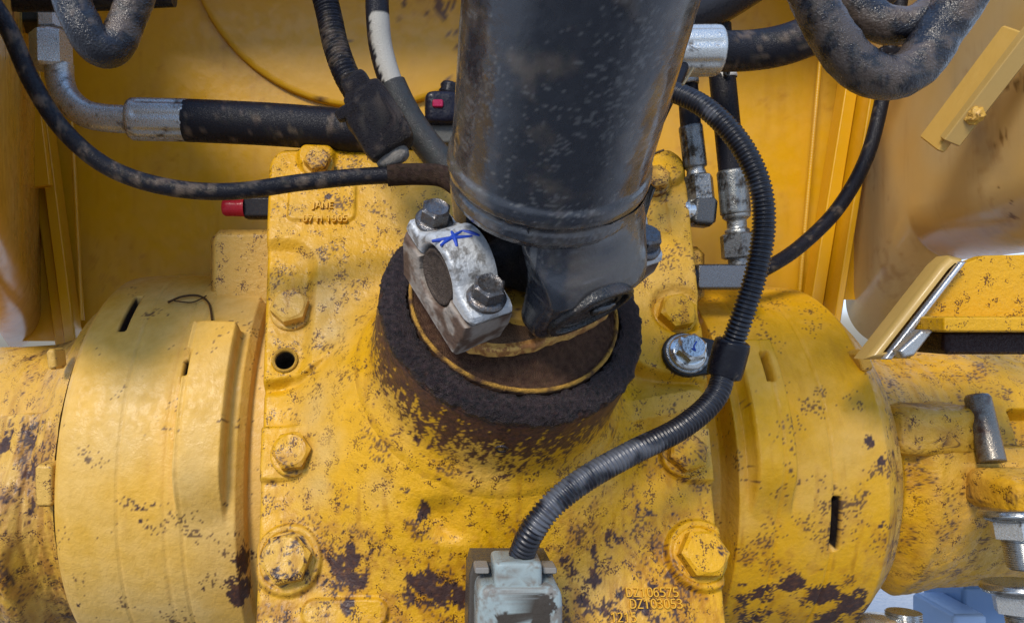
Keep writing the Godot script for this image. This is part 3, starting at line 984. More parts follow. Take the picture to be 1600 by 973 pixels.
	var arm_l := func(p: Vector3, _x: float, a: float) -> Color:
		return paint(Vector3(p.x, p.y * 0.45, p.z), 0.45, 0.05 + 0.18 * sm(0.6, 0.1, a), maxf(blobs(p, bt), 0.22 * sm(0.65, 0.1, a)))
	part(t, "axle_arm", drum([Vector2(-1.1, 0.165), Vector2(-0.60, 0.166), Vector2(-0.54, 0.170), Vector2(-0.50, 0.182), Vector2(-0.47, 0.205), Vector2(-0.45, 0.232), Vector2(-0.43, 0.245)], func(_x, a): return (0.036 * sm(0.47, 0.43, a) + 0.045 * sm(0.25, -0.25, a)) * sm(-0.44, -0.50, _x) + 0.0035 * sm(0.47, 0.4, a) * n_mid.get_noise_2d(_x * 2.0, a * 0.10), arm_l, 0.003), M.paint, "left axle arm with scraped dark streaks")
	var br := []
	for k in [[1580, 560, 0.95, 0.025, 0.8], [1595, 600, 0.94, 0.02, 0.75], [1425, 705, 0.90, 0.012, 0.75], [1420, 750, 0.90, 0.018, 0.7], [1465, 735, 0.9, 0.016, 0.62], [1495, 750, 0.9, 0.010, 0.62], [1470, 800, 0.88, 0.025, 0.55], [1480, 870, 0.90, 0.018, 0.75], [1500, 860, 0.90, 0.014, 0.7], [1460, 845, 0.90, 0.014, 0.65]]:
		br.append([at(k[0], k[1], k[2]), k[3], k[4]])
	var arm_r := func(p: Vector3, x: float, _a: float) -> Color:
		return paint(p, 0.15, 0.0 + 0.15 * sm(0.66, 0.6, x), blobs(p, br))
	part(t, "axle_arm", drum([Vector2(0.575, 0.235), Vector2(0.592, 0.222), Vector2(0.604, 0.200), Vector2(0.622, 0.180), Vector2(0.66, 0.166), Vector2(0.72, 0.160), Vector2(0.78, 0.168), Vector2(0.86, 0.172), Vector2(1.3, 0.172)], func(x, a): return 0.0012 * n_mid.get_noise_2d(x, a * 0.16) + (0.034 * sm(0.29, 0.24, a) - 0.030 * sm(0.0, -0.5, a) * sm(0.66, 0.9, x)) * sm(0.62, 0.66, x) - 0.03 * box_in.call(x, 0.785, 1.02, 0.006) * box_in.call(a, 0.27, 0.56, 0.02), arm_r, 0.003), M.paint, "right axle arm, bright yellow")
	part(t, "raised_pad", lump(Transform3D(Basis(Vector3.UP, 0.1), at(1440, 668, 0.965)), Vector3(0.062, 0.031, 0.045), 0.36, 0.003, n_mid, func(p): return paint(p, 0.15, 0.0, blobs(p, br)), 90, 50), M.paint)
	part(t, "stud_boss", lump(Transform3D(Basis(), at(1612, 772, 0.885)), Vector3(0.052, 0.026, 0.055), 0.45, 0.003, n_mid, func(p): return paint(p, 0.15, 0.0, blobs(p, br)), 90, 50), M.paint)
	# grey pin
	var q0 := at(1526, 612, 0.94)
	var q1 := at(1552, 722, 0.91)
	part(t, "steel_pin", lathe(q1, (q0 - q1).normalized(), [Vector2(0, 0.0), Vector2(0, 0.0145), Vector2(0.080, 0.0145), Vector2(0.084, 0.0125), Vector2(0.085, 0.0)], 40, func(p, _t, _a): return Color(0.19, 0.17, 0.145).lerp(Color(0.08, 0.045, 0.03), sm(0.0, 0.5, n_mid.get_noise_3dv(p))), null, 0.003), M.zinc)

func drum_pt(px: float, py: float, R: float) -> Vector3:
	var q := drum_xt(px, py, R)
	return Vector3(q.x, sin(q.y) * R, cos(q.y) * R)

func carrier_normal(px: float, py: float) -> Vector3:
	var a := on_carrier(px - 25, py)
	var b := on_carrier(px + 25, py)
	var c := on_carrier(px, py + 15)
	var d := on_carrier(px, py - 15)
	var n := (b - a).cross(d - c)
	return n.normalized() if n.z > 0 else -n.normalized()

func letters(parent: Node3D, text: String, o: Vector3, n: Vector3, size: float, m: Material = null, c := YEL) -> MeshInstance3D:
	var tm := TextMesh.new()
	tm.text = text
	var f := SystemFont.new()
	f.font_names = PackedStringArray(["Droid Sans"])
	tm.font = f
	tm.font_size = 32
	tm.pixel_size = size / 24.0
	tm.depth = 0.0050
	tm.curve_step = 1.0
	var b := basis_for(n)
	var p := part(parent, "raised_lettering", tm, m if m else M.letters if M.has("letters") else letter_mat(c))
	p.transform = Transform3D(b, o + n * 0.0006 - parent.position)
	return p

func letter_mat(c: Color) -> StandardMaterial3D:
	var m := StandardMaterial3D.new()
	m.albedo_color = Color(c.r, c.g, c.b).linear_to_srgb()
	m.roughness = 0.5
	M.letters = m
	return m

# ---------------------------------------------------------------- flange, straps, joint
var E2: Vector3
var E1: Vector3
var JC: Vector3
var SH := Vector3(0.02, 0.69, 0.725).normalized()

func build_flange() -> void:
	E2 = Vector3(-0.886, -0.284, 0.365)
	E2 = (E2 - NA * E2.dot(NA)).normalized()
	E1 = NA.cross(E2).normalized()
	JC = NC + NA * 0.07
	var t := thing("pinion_flange", "rusty pinion flange with grey bearing straps bolted over the joint", "pinion flange", NC)
	# rusty dust disc inside the rim
	var gr := noise(150.0, 4, 61)
	var disc_col := func(p: Vector3, tt: float, _a: float) -> Color:
		var g := gr.get_noise_3dv(p)
		var r := (p - NC).slide(NA).length()
		var c := Color(0.055, 0.027, 0.017).lerp(Color(0.115, 0.062, 0.036), clampf(0.5 + g, 0, 1))
		var k := sm(0.0990, 0.1010, r + g * 0.0016) * sm(0.0005, 0.003, tt) * sm(-0.35, 0.15, n_mid.get_noise_3dv(p) + 0.10)
		c = c.lerp(Color(0.50, 0.27, 0.05), k)
		c.a = 1
		return c
	part(t, "dust_disc", lathe(NC, NA, [Vector2(-0.03, 0.1025), Vector2(0.002, 0.1032), Vector2(0.0040, 0.1026), Vector2(0.0042, 0.1005), Vector2(0.002, 0.0990), Vector2(0.0005, 0.094), Vector2(0.003, 0.086), Vector2(0.007, 0.076), Vector2(0.014, 0.066), Vector2(0.022, 0.060), Vector2(0.023, 0.0)], 260, disc_col, func(p, _t, _a): return 0.001 * gr.get_noise_3dv(p), 0.0022), M.crust)
	# yoke base plate, an oblong across the straps
	var poly := PackedVector2Array()
	for i in 72:
		var a := TAU * i / 72
		# x = E1, y = E2
		var x := cos(a)
		var y := sin(a)
		var r := 1.0 / pow(pow(absf(x) / 0.062, 2.8) + pow(absf(y) / 0.086, 2.8), 1.0 / 2.8)
		poly.append(Vector2(x, y) * r)
	var yb := Transform3D(Basis(E1, E2, E1.cross(E2)), NC + NA * 0.021)
	if yb.basis.z.dot(NA) < 0:
		yb.basis = Basis(E2, E1, E2.cross(E1))
		for i in poly.size():
			poly[i] = Vector2(poly[i].y, poly[i].x)
	part(t, "yoke_base", prism(yb, poly, 0.010, 0.003, Color(0.13, 0.075, 0.045)), M.crust)
	var lip := PackedVector2Array()
	for q in poly:
		lip.append(q * (1.085 + 0.05 * n_mid.get_noise_2d(q.x, q.y)))
	var lb := yb
	lb.origin -= NA * 0.001
	part(t, "worn_lip", prism(lb, lip, 0.0095, 0.004, Color(0.54, 0.30, 0.07)), worn_mat(), "worn yellow edge of the yoke base")
	part(t, "yoke_centre", lathe(NC + NA * 0.030, NA, [Vector2(0, 0.052), Vector2(0.008, 0.050), Vector2(0.012, 0.043), Vector2(0.013, 0.0)], 60, func(p, _t, _a): return paint(p, 0.3, 0.25, 0.4), null, 0.003), M.paint)
	# two saddles with their straps
	for s in [1, -1]:
		var e2: Vector3 = E2 * s
		var e1: Vector3 = E1 * s
		var b := Basis(e1, NA, e1.cross(NA))     # x along bolts, y along axis, z outwards
		var zo := e1.cross(NA)
		if zo.dot(e2) < 0:
			b = Basis(-e1, NA, (-e1).cross(NA))
		var inner: Vector3 = JC + e2 * 0.052 - NA * 0.07 - e1 * (0.006 * s) + e2 * (0.0 if s > 0 else 0.014)  # foot of the saddle, inner face
		var sad := PackedVector2Array()
		for k in [[-0.048, 0.024], [0.052, 0.024], [0.056, 0.048], [0.058, 0.055], [0.058, 0.07], [0.034, 0.07]]:
			sad.append(Vector2(k[0], k[1]))
		for i in 13:
			var a := -PI * i / 12
			sad.append(Vector2(cos(a), sin(a)) * 0.027 + Vector2(0, 0.07))
		sad.append(Vector2(-0.034, 0.07))
		sad.append(Vector2(-0.058, 0.07))
		sad.append(Vector2(-0.058, 0.058))
		sad.append(Vector2(-0.054, 0.046))
		part(t, "saddle", prism(Transform3D(b, inner), sad, 0.046, 0.0035, Color(0.28, 0.24, 0.20)), M.zinc_mud if M.has("zinc_mud") else zinc_mud())
		# strap: lugs and arch
		var st := PackedVector2Array()
		for k in [[-0.052, 0.070], [-0.0275, 0.070]]:
			st.append(Vector2(k[0], k[1]))
		for i in range(1, 16):
			var a := PI - PI * i / 16
			st.append(Vector2(cos(a), sin(a)) * 0.0275 + Vector2(0, 0.071))
		st.append(Vector2(0.0275, 0.070))
		st.append(Vector2(0.052, 0.070))
		st.append(Vector2(0.059, 0.073))
		st.append(Vector2(0.061, 0.078))
		st.append(Vector2(0.059, 0.083))
		st.append(Vector2(0.054, 0.086))
		st.append(Vector2(0.040, 0.087))
		for i in range(1, 14):
			var a := 0.42 + (PI - 0.84) * i / 14
			st.append(Vector2(cos(a), sin(a)) * Vector2(0.038, 0.037).x + Vector2(0, 0.071))
		st.append(Vector2(-0.040, 0.087))
		st.append(Vector2(-0.054, 0.086))
		st.append(Vector2(-0.059, 0.083))
		st.append(Vector2(-0.061, 0.078))
		st.append(Vector2(-0.059, 0.073))
		var strap := part(t, "bearing_strap", prism(Transform3D(b, inner + e2 * 0.004), st, 0.040, 0.0045, Color(0.50, 0.515, 0.52)), M.strap if M.has("strap") else strap_mat())
		# bearing cup in the bore, muddy
		part(t, "bearing_cup", lathe(inner + NA * 0.07 + e2 * 0.002, e2, [Vector2(0, 0.0), Vector2(0, 0.0262), Vector2(0.037, 0.0262), Vector2(0.040, 0.0245), Vector2(0.0375, 0.02), Vector2(0.0365, 0.0)], 48, func(p, _t, _a): return Color(0.095, 0.072, 0.058) * (1.0 + 0.6 * n_hi.get_noise_3dv(p)), null, 0.003), M.crust)
		# strap bolts: flanged heads
		for q in [-1, 1]:
			var bo: Vector3 = inner + e2 * 0.023 + e1 * (0.0465 * q) + NA * 0.0865
			var bc := func(p): return Color(0.12, 0.12, 0.125).lerp(SOIL, sm(-0.1, 0.5, n_hi.get_noise_3dv(p) + 0.4 * n_mid.get_noise_3dv(p)) * 0.8)
			var bm := join([lathe(bo, NA, [Vector2(0, 0.0), Vector2(0, 0.0165), Vector2(0.003, 0.0168), Vector2(0.0055, 0.0140), Vector2(0.006, 0.0)], 56, func(p, _t, _a): return bc.call(p), null, 0.0015), hexhead(bo + NA * 0.004, NA, 0.0235, 0.015, 0.3, bc, 0.0012)])
			part(strap, "strap_bolt", bm, M.zinc)
		if s > 0:
			# blue paint pen strokes and scribed digits on the strap
			var ink := StandardMaterial3D.new()
			ink.albedo_color = Color(0.10, 0.24, 0.62)
			ink.roughness = 0.5
			var top := inner + e2 * 0.027 + NA * 0.1085
			var strokes := [[[-0.010, 0.020], [-0.002, -0.014]], [[-0.016, -0.002], [0.004, 0.004]], [[-0.002, 0.016], [-0.012, -0.010]], [[-0.012, -0.010], [0.000, -0.020]]]
			for k in strokes:
				var pts := PackedVector3Array()
				for i in 7:
					var f := i / 6.0
					var xx := lerpf(k[0][0], k[1][0], f)
					var ang := xx / 0.038
					pts.append(inner + e2 * (0.027 + lerpf(k[0][1], k[1][1], f)) + NA * (0.071 + 0.0375 * cos(ang)) + e1 * (0.0375 * sin(ang)))
				part(strap, "blue_ink_mark", sweep(pts, func(_s, f, _a): return 0.0012 + 0.0009 * sin(f * PI), 8), ink)
			var scr := letters(strap, "204", top, NA, 0.010, M.zinc)
			scr.name = "scribed_digits"
			scr.transform = Transform3D(Basis(e1, -e2, NA).orthonormalized() if e1.cross(-e2).dot(NA) > 0 else Basis(-e1, -e2, NA), inner + e2 * 0.042 + NA * 0.1063 + e1 * -0.006 - NC)
			(scr.mesh as TextMesh).depth = 0.0012
	# joint cross: two trunnion bars and the hub
	var c := thing("joint_cross", "dark greasy joint cross between the shaft yoke and the straps", "joint cross", JC)
	var dark := func(p: Vector3, _t: float, _a: float) -> Color: return Color(0.02, 0.017, 0.016).lerp(SOIL, sm(0.1, 0.6, n_mid.get_noise_3dv(p)) * 0.5)
	var T1 := (E1 - SH * E1.dot(SH)).normalized()
	part(c, "trunnion", lathe(JC - E2 * 0.05, E2, [Vector2(0, 0), Vector2(0, 0.018), Vector2(0.03, 0.024), Vector2(0.07, 0.024), Vector2(0.1, 0.018), Vector2(0.1, 0)], 40, dark, null, 0.004), M.grease)
	part(c, "trunnion", lathe(JC - T1 * 0.06, T1, [Vector2(0, 0), Vector2(0, 0.018), Vector2(0.04, 0.025), Vector2(0.08, 0.025), Vector2(0.12, 0.018), Vector2(0.12, 0)], 40, dark, null, 0.004), M.grease)
	part(c, "hub", lump(Transform3D(Basis(E1, NA, E1.cross(NA)), JC), Vector3(0.030, 0.026, 0.030), 0.6, 0.002, n_mid, func(p): return dark.call(p, 0.0, 0.0), 40, 30), M.grease)

func zinc_mud() -> StandardMaterial3D:
	var al := ramp_image(seamless(0.008, 5, 71), 0.30, 0.70, Color(1.0, 1.0, 1.0), Color(0.62, 0.52, 0.46))
	M.zinc_mud = mat(0.13, seamless(0.03, 5, 72), 0.10, 0.7, null, 0.15, al)
	return M.zinc_mud

func worn_mat() -> StandardMaterial3D:
	var al := ramp_image(seamless(0.012, 6, 75, 512, 0.65), 0.46, 0.60, Color(1, 1, 1), Color(0.72, 0.62, 0.62))
	M.worn = mat(0.10, seamless(0.04, 4, 76), 0.10, 0.7, null, 0.0, al)
	return M.worn

func strap_mat() -> StandardMaterial3D:
	var al := ramp_image(seamless(0.010, 6, 73, 512, 0.65), 0.45, 0.80, Color(1, 1, 1), Color(0.66, 0.64, 0.62))
	M.strap = mat(0.11, seamless(0.05, 4, 74), 0.05, 0.55, null, 0.35, al)
	return M.strap

# ---------------------------------------------------------------- drive shaft
func build_shaft() -> void:
	var end := JC + SH * 0.078
	end.x = 0.1055
	var t := thing("drive_shaft", "thick black drive shaft with dust and scratches running down to the pinion", "drive shaft", end)
	var side := Vector3.RIGHT
	var long_n := noise(18.0, 4, 81)
	var col := func(p: Vector3, tt: float, _a: float) -> Color:
		var q := p - end
		var lat := (q - SH * q.dot(SH)).dot(side) / 0.083
		var dust := long_n.get_noise_3dv(p) * 0.9 + 0.35 * sm(0.035, 0.0, absf(tt - 0.012)) + 0.35 * n_mid.get_noise_3dv(p)
		dust += 0.10 + 0.85 * sm(0.35, 1.0, lat) + 0.35 * sm(-0.6, -1.0, lat) + 0.25 * sm(0.12, 0.3, tt) * sm(0.1, 0.7, lat)
		var k := sm(0.15, 0.75, dust)
		var c := Color(0.012, 0.016, 0.024).lerp(Color(0.085, 0.070, 0.056), k * 0.8)
		# thin scratches run round the tube, with dust grains between
		var sc := sm(0.44, 0.60, n_grain.get_noise_3d(lat * 0.083 * 0.35, tt, lat * 0.02) + 0.5 * n_lo.get_noise_3dv(p * 2.0))
		var gr := sm(0.52, 0.66, n_grain.get_noise_3dv(p) + 0.35 * n_mid.get_noise_3dv(p) + 0.7 * long_n.get_noise_3dv(p * 0.6 + Vector3(5, 1, 2)))
		c = c.lerp(Color(0.16, 0.16, 0.16), maxf(sc * 0.42, gr * 0.30))
		c.a = 1
		return c
	var prof := [Vector2(0.60, 0.0), Vector2(0.60, 0.078), Vector2(0.034, 0.078), Vector2(0.030, 0.0805), Vector2(0.024, 0.0815), Vector2(0.018, 0.0805), Vector2(0.015, 0.0765), Vector2(0.011, 0.0750), Vector2(0.008, 0.0775), Vector2(0.002, 0.0785), Vector2(-0.004, 0.0765), Vector2(-0.010, 0.070), Vector2(-0.014, 0.05), Vector2(-0.014, 0.0)]
	prof.reverse()
	part(t, "shaft_tube", lathe(end, SH, prof, 260, col, func(p, tt, _a): return 0.0004 * n_mid.get_noise_3dv(p) + 0.0005 * sm(0.03, 0.01, tt) * n_hi.get_noise_3dv(p), 0.002), M.shaft)
	# yoke ears
	var T1 := (E1 - SH * E1.dot(SH)).normalized()
	var T2 := SH.cross(T1).normalized()
	for s in [1, -1]:
		var e: Vector3 = T1 * s
		var w: Vector3 = SH.cross(e).normalized()
		var o: Vector3 = JC + (end - JC).slide(SH) * 0.8 + w * (0.007 * s)
		var P := PackedVector3Array()
		var C := PackedColorArray()
		var nr := 72
		var na := 96
		for j in nr:
			var f := float(j) / (nr - 1)
			var ss := lerpf(0.090, -0.046, f)     # along the shaft, from the tube to the tip
			var ro := lerpf(0.0770, 0.090, sm(0.085, 0.034, ss)) - 0.40 * maxf(0.0, 0.024 - ss)
			var ri := lerpf(0.035, 0.042, sm(0.08, 0.02, ss))
			var hw := lerpf(0.060, 0.047, sm(0.090, 0.018, ss))
			if ss < 0.0:
				hw = minf(hw, 0.047 * pow(maxf(0.0, 1.0 - pow(-ss / 0.0462, 2.6)), 1.0 / 2.6) + 0.0005)
			for i in na:
				var a := TAU * i / na
				var x := signf(cos(a)) * pow(absf(cos(a)), 0.35)
				var y := signf(sin(a)) * pow(absf(sin(a)), 0.35)
				var lat := x * hw
				var rad := lerpf(ri, ro, (y + 1) / 2)
				# near the tube the outside follows the tube's round
				var rnd := sqrt(maxf(0.0, ro * ro - lat * lat)) - ro
				if y > 0:
					rad += rnd * sm(0.024, 0.060, ss) * y
				var p: Vector3 = o + SH * ss + w * lat + e * rad
				p += e * 0.0008 * n_mid.get_noise_3dv(p)
				P.append(p)
				C.append(col.call(p, 0.0, 0.0))
		part(t, "yoke_ear", grid(na, nr, P, C, true, s * 0 == 0 and true), M.shaft)
		# bearing bore with snap ring and cap
		var tilt: Vector3 = (e - SH * 0.42).normalized()
		var eo: Vector3 = o + e * (0.090 - 0.40 * 0.026) - SH * 0.002 + tilt * 0.002
		var cap := part(t, "bearing_cap", lathe(eo, tilt, [Vector2(-0.014, 0.0400), Vector2(0.000, 0.0395), Vector2(0.0016, 0.0380), Vector2(0.0014, 0.0335), Vector2(-0.005, 0.0325), Vector2(-0.005, 0.0300), Vector2(-0.0010, 0.0290), Vector2(-0.0010, 0.0250), Vector2(-0.006, 0.0240), Vector2(-0.006, 0.0)], 72, func(p, _t, _a): return Color(0.012, 0.012, 0.014).lerp(SOIL, sm(0.0, 0.6, n_mid.get_noise_3dv(p) + 0.1) * 0.3), null, 0.0012), M.loop)
		part(cap, "snap_ring", lump(Transform3D(Basis(T2, tilt, T2.cross(tilt)), eo + T2 * 0.012), Vector3(0.012, 0.003, 0.006), 0.7, 0.001, n_hi, func(_p): return Color(0.02, 0.02, 0.022), 30, 16), M.shaft)
	# straw stuck on the tube
	var sp := end + SH * 0.115 + (Vector3(0.82, -0.2, 0.5).slide(SH)).normalized() * 0.0835
	single("dry_straw", "short pale straw stuck to the right side of the shaft", "straw", sweep(curve_pts([sp, sp + Vector3(0.010, 0.014, -0.008)], 0.003), 0.0009, 8, func(_p, _s, _f, _a): return Color(0.45, 0.30, 0.14)), M.rubber)

# ---------------------------------------------------------------- hoses
func hose(parent: Node3D, called: String, keys: Array, rpx: float, dirt := 0.2, m: Material = null, step := 0.004, col = null) -> MeshInstance3D:
	var d: float = keys[0][2]
	var pts := curve_pts(px_keys(keys), step)
	var r := rpx / F * d
	return part(parent, called, sweep(pts, func(_s, _f, _a): return r, 28, col if col != null else func(p, _s, _f, _a): return dirty_rubber(p, dirt)), m if m else M.rubber)

func ferrule(parent: Node3D, called: String, a: Vector3, b: Vector3, r: float, dirt: float, crimps := 8, c := 1.0) -> MeshInstance3D:
	var L := a.distance_to(b)
	var prof := [Vector2(0, r * 0.7), Vector2(0.0, r * 0.92), Vector2(L * 0.04, r * 0.99), Vector2(L * 0.12, r), Vector2(L * 0.9, r), Vector2(L * 0.97, r * 0.98), Vector2(L, r * 0.9), Vector2(L, r * 0.6)]
	return part(parent, called, lathe(a, b - a, prof, 96, func(p, _t, _a): return zinc(p, dirt) * c, func(_p, t, an):
		var k := sm(0.10, 0.18, t / L) * sm(0.98, 0.9, t / L)
		return -k * r * 0.06 * pow(absf(cos(an * crimps / 2.0)), 6.0), 0.003), M.zinc)

func nut(parent: Node3D, called: String, a: Vector3, b: Vector3, flat: float, dirt: float, turn := 0.0, c := 1.0) -> MeshInstance3D:
	var L := a.distance_to(b)
	var ax := (b - a).normalized()
	var zc := func(p): return zinc(p, dirt) * c
	var m := join([hexhead(a + ax * L * 0.5, ax, flat, L * 0.5, turn, zc), hexhead(a + ax * L * 0.5, -ax, flat, L * 0.5, -turn, zc)])
	return part(parent, called, m, M.zinc)

func build_hoses_left() -> void:
	# elbow hose
	var t := thing("hydraulic_hose", "black hydraulic hose with crimped grey ferrule and bent steel elbow, left", "hydraulic hose", at(300, 190, 0.98))
	hose(t, "rubber_hose", [[290, 188, 0.98], [400, 193, 0.98], [500, 200, 0.98], [560, 207, 0.98], [640, 216, 1.0], [760, 225, 1.05]], 33, -0.05)
	ferrule(t, "crimped_ferrule", at(203, 186, 0.98), at(300, 188, 0.98), 33 / F * 0.98, 0.0, 8)
	var el := curve_pts(px_keys([[92, 100, 0.99], [93, 125, 0.99], [103, 152, 0.985], [128, 175, 0.98], [160, 184, 0.98], [212, 187, 0.98]]), 0.003)
	part(t, "steel_elbow", sweep(el, 21.5 / F * 0.98, 28, func(p, _s, _f, _a): return zinc(p, -0.05)), M.zinc)
	nut(t, "hex_nut", at(78, 50, 0.99), at(80, 108, 0.99), 0.046, -0.3, 0.2, 1.3)
	nut(t, "hex_nut", at(78, 20, 1.0), at(79, 46, 1.0), 0.032, -0.2, 0.5, 1.2)
	part(t, "port_block", rbox(Transform3D(Basis(), at(56, 24, 1.02)), Vector3(0.055, 0.035, 0.05), 0.004, Color(0.03, 0.028, 0.025)), M.rubber)
	# dark beam across the top left
	single("black_guard_bar", "black bar along the top left edge above the elbow nut", "guard bar", sweep(curve_pts(px_keys([[-60, -6, 0.9], [90, -2, 0.9], [270, -10, 0.9]]), 0.01), 20 / F * 0.9, 24, func(p, _s, _f, _a): return dirty_rubber(p, -0.1)), M.plastic)
	# sagging cable
	var sag := thing("sagging_cable", "dusty black cable sagging from the top left corner to the joint", "cable", at(200, 270, 0.8))
	hose(sag, "cable_sheath", [[-30, -20, 0.74], [12, 45, 0.75], [50, 130, 0.76], [100, 205, 0.77], [170, 262, 0.78], [260, 292, 0.79], [360, 299, 0.80], [470, 285, 0.80], [560, 276, 0.80], [625, 273, 0.80]], 14.5, 0.12, null, 0.003)
	hose(sag, "muddy_end_sleeve", [[605, 274, 0.80], [650, 272, 0.80], [690, 275, 0.79], [716, 290, 0.78]], 17, 0.9, M.mud, 0.003, func(p, _s, _f, _a): return Color(0.045, 0.028, 0.020) * (1.0 + 0.8 * n_hi.get_noise_3dv(p)))
	# V-shaped loop top left
	var v := px_keys([[92, -60, 0.60], [108, -10, 0.60], [128, 40, 0.60], [146, 68, 0.605], [165, 77, 0.61], [182, 66, 0.615], [199, 30, 0.62], [216, -20, 0.62], [226, -60, 0.62]])
	single("hose_loop", "dirt caked black hose bent into a tight loop at the top left", "hose", sweep(curve_pts(v, 0.002), func(sx, _f, a): return 0.0152 + 0.0012 * n_mid.get_noise_3d(sx, cos(a) * 0.02, sin(a) * 0.02), 36, func(p, _s, f, _a): return dirty_rubber(p, -0.15 + 0.6 * sm(0.5, 0.62, f))), M.loop)
	# wiring loom and plug in the middle
	var loom := thing("wiring_loom", "mud caked wiring loom ending in a black plug, top centre", "wiring loom", at(560, 150, 0.82))
	var lk := curve_pts(px_keys([[500, -30, 0.84], [513, 20, 0.84], [524, 70, 0.83], [540, 115, 0.82], [560, 150, 0.815]]), 0.0012)
	part(loom, "corrugated_sleeve", sweep(lk, func(s, _f, _a): return 0.0135 + 0.0012 * (1.0 if fposmod(s, 0.0042) < 0.0024 else -0.6), 28, func(p, _s, _f, _a): return dirty_rubber(p, 0.28) * 0.7), M.rubber)
	var ldir := (at(628, 245, 0.80) - at(548, 120, 0.82)).normalized()
	var lb := basis_for(ldir, Vector3.BACK)
	var muddy := func(p: Vector3) -> Color: return Color(0.013, 0.011, 0.011).lerp(SOIL, sm(0.15, 0.6, n_mid.get_noise_3dv(p) + 0.5 * n_hi.get_noise_3dv(p)) * 0.5)
	part(loom, "plug_housing", lump(Transform3D(lb, at(592, 188, 0.81)), Vector3(0.024, 0.020, 0.042), 0.35, 0.003, n_mid, muddy), M.grease)
	part(loom, "plug_housing", lump(Transform3D(lb, at(574, 208, 0.80)), Vector3(0.014, 0.012, 0.032), 0.4, 0.002, n_mid, muddy), M.grease)
	part(loom, "locking_clip", lump(Transform3D(lb, at(553, 168, 0.80)), Vector3(0.022, 0.006, 0.007), 0.4, 0.001, n_mid, muddy, 40, 24), M.grease)
	part(loom, "back_shell", lump(Transform3D(lb, at(560, 140, 0.815)), Vector3(0.016, 0.015, 0.016), 0.45, 0.002, n_mid, muddy, 40, 30), M.grease)
	part(loom, "grey_seal", lump(Transform3D(lb, at(612, 243, 0.805)), Vector3(0.018, 0.012, 0.012), 0.6, 0.003, n_mid, func(p): return Color(0.25, 0.23, 0.2) * (1 + 0.5 * n_hi.get_noise_3dv(p)), 40, 30), M.mud)
	# hose with pale printed band
	var h := thing("banded_hose", "black hose with a worn white printed band, left of the shaft top", "hose", at(610, 130, 0.86))
	hose(h, "rubber_hose", [[588, -40, 0.87], [590, 30, 0.87], [596, 80, 0.87], [614, 138, 0.865], [640, 190, 0.86], [690, 255, 0.85]], 18.5, -0.1, null, 0.003, func(p, s, f, a):
		var c := dirty_rubber(p, -0.1)
		var inb := sm(0.20, 0.205, f) * sm(0.55, 0.545, f)
		var face := sm(-0.05, 0.1, cos(a - 0.9) - 0.2 + 0.3 * n_hi.get_noise_3dv(p))
		return c.lerp(Color(0.38, 0.36, 0.31), inb * face * 0.9))
	hose(h, "grey_sleeve", [[612, 132, 0.865], [630, 170, 0.862], [658, 214, 0.858], [706, 272, 0.85]], 22.5, -0.5, M.rubber, 0.003, func(p, _s, _f, _a): return Color(0.035, 0.036, 0.036) * (1.0 + 0.3 * n_mid.get_noise_3dv(p)))
	# sensor behind the shaft
	var se := thing("sensor_plug", "black plug with a magenta insert half hidden behind the shaft", "sensor", at(690, 170, 0.95))
	part(se, "plug_body", lump(Transform3D(Basis(), at(690, 172, 0.95)), Vector3(0.022, 0.021, 0.02), 0.4, 0.001, n_mid, func(_p): return Color(0.010, 0.011, 0.016), 40, 30), M.plastic)
	part(se, "magenta_insert", rbox(Transform3D(Basis(), at(684, 162, 0.93)), Vector3(0.014, 0.010, 0.008), 0.002, Color(0.32, 0.015, 0.06)), M.plastic)
	part(se, "ribbed_collar", lathe(at(700, 150, 0.95), Vector3(0.3, 1, 0), [Vector2(0, 0), Vector2(0, 0.012), Vector2(0.004, 0.014), Vector2(0.008, 0.012), Vector2(0.012, 0.014), Vector2(0.016, 0.012), Vector2(0.02, 0.0)], 30, func(_p, _t, _a): return Color(0.01, 0.01, 0.014)), M.plastic)
	part(se, "grey_base", rbox(Transform3D(Basis(), at(692, 210, 0.96)), Vector3(0.04, 0.03, 0.03), 0.004, Color(0.09, 0.09, 0.08)), M.plastic)
	# red capped fitting
	var rc := thing("red_capped_fitting", "dark fitting with a red plastic cap under the sagging cable", "fitting", at(390, 325, 1.02))
	part(rc, "red_cap", lathe(at(382, 324, 1.02), Vector3.LEFT, [Vector2(0, 0.0125), Vector2(0.026, 0.0120), Vector2(0.030, 0.010), Vector2(0.030, 0.0)], 36, func(_p, _t, _a): return Color(0.42, 0.018, 0.03), null, 0.004), M.plastic)
	part(rc, "dark_body", rbox(Transform3D(Basis(), at(405, 325, 1.03)), Vector3(0.045, 0.030, 0.03), 0.005, Color(0.025, 0.02, 0.022)), M.plastic)

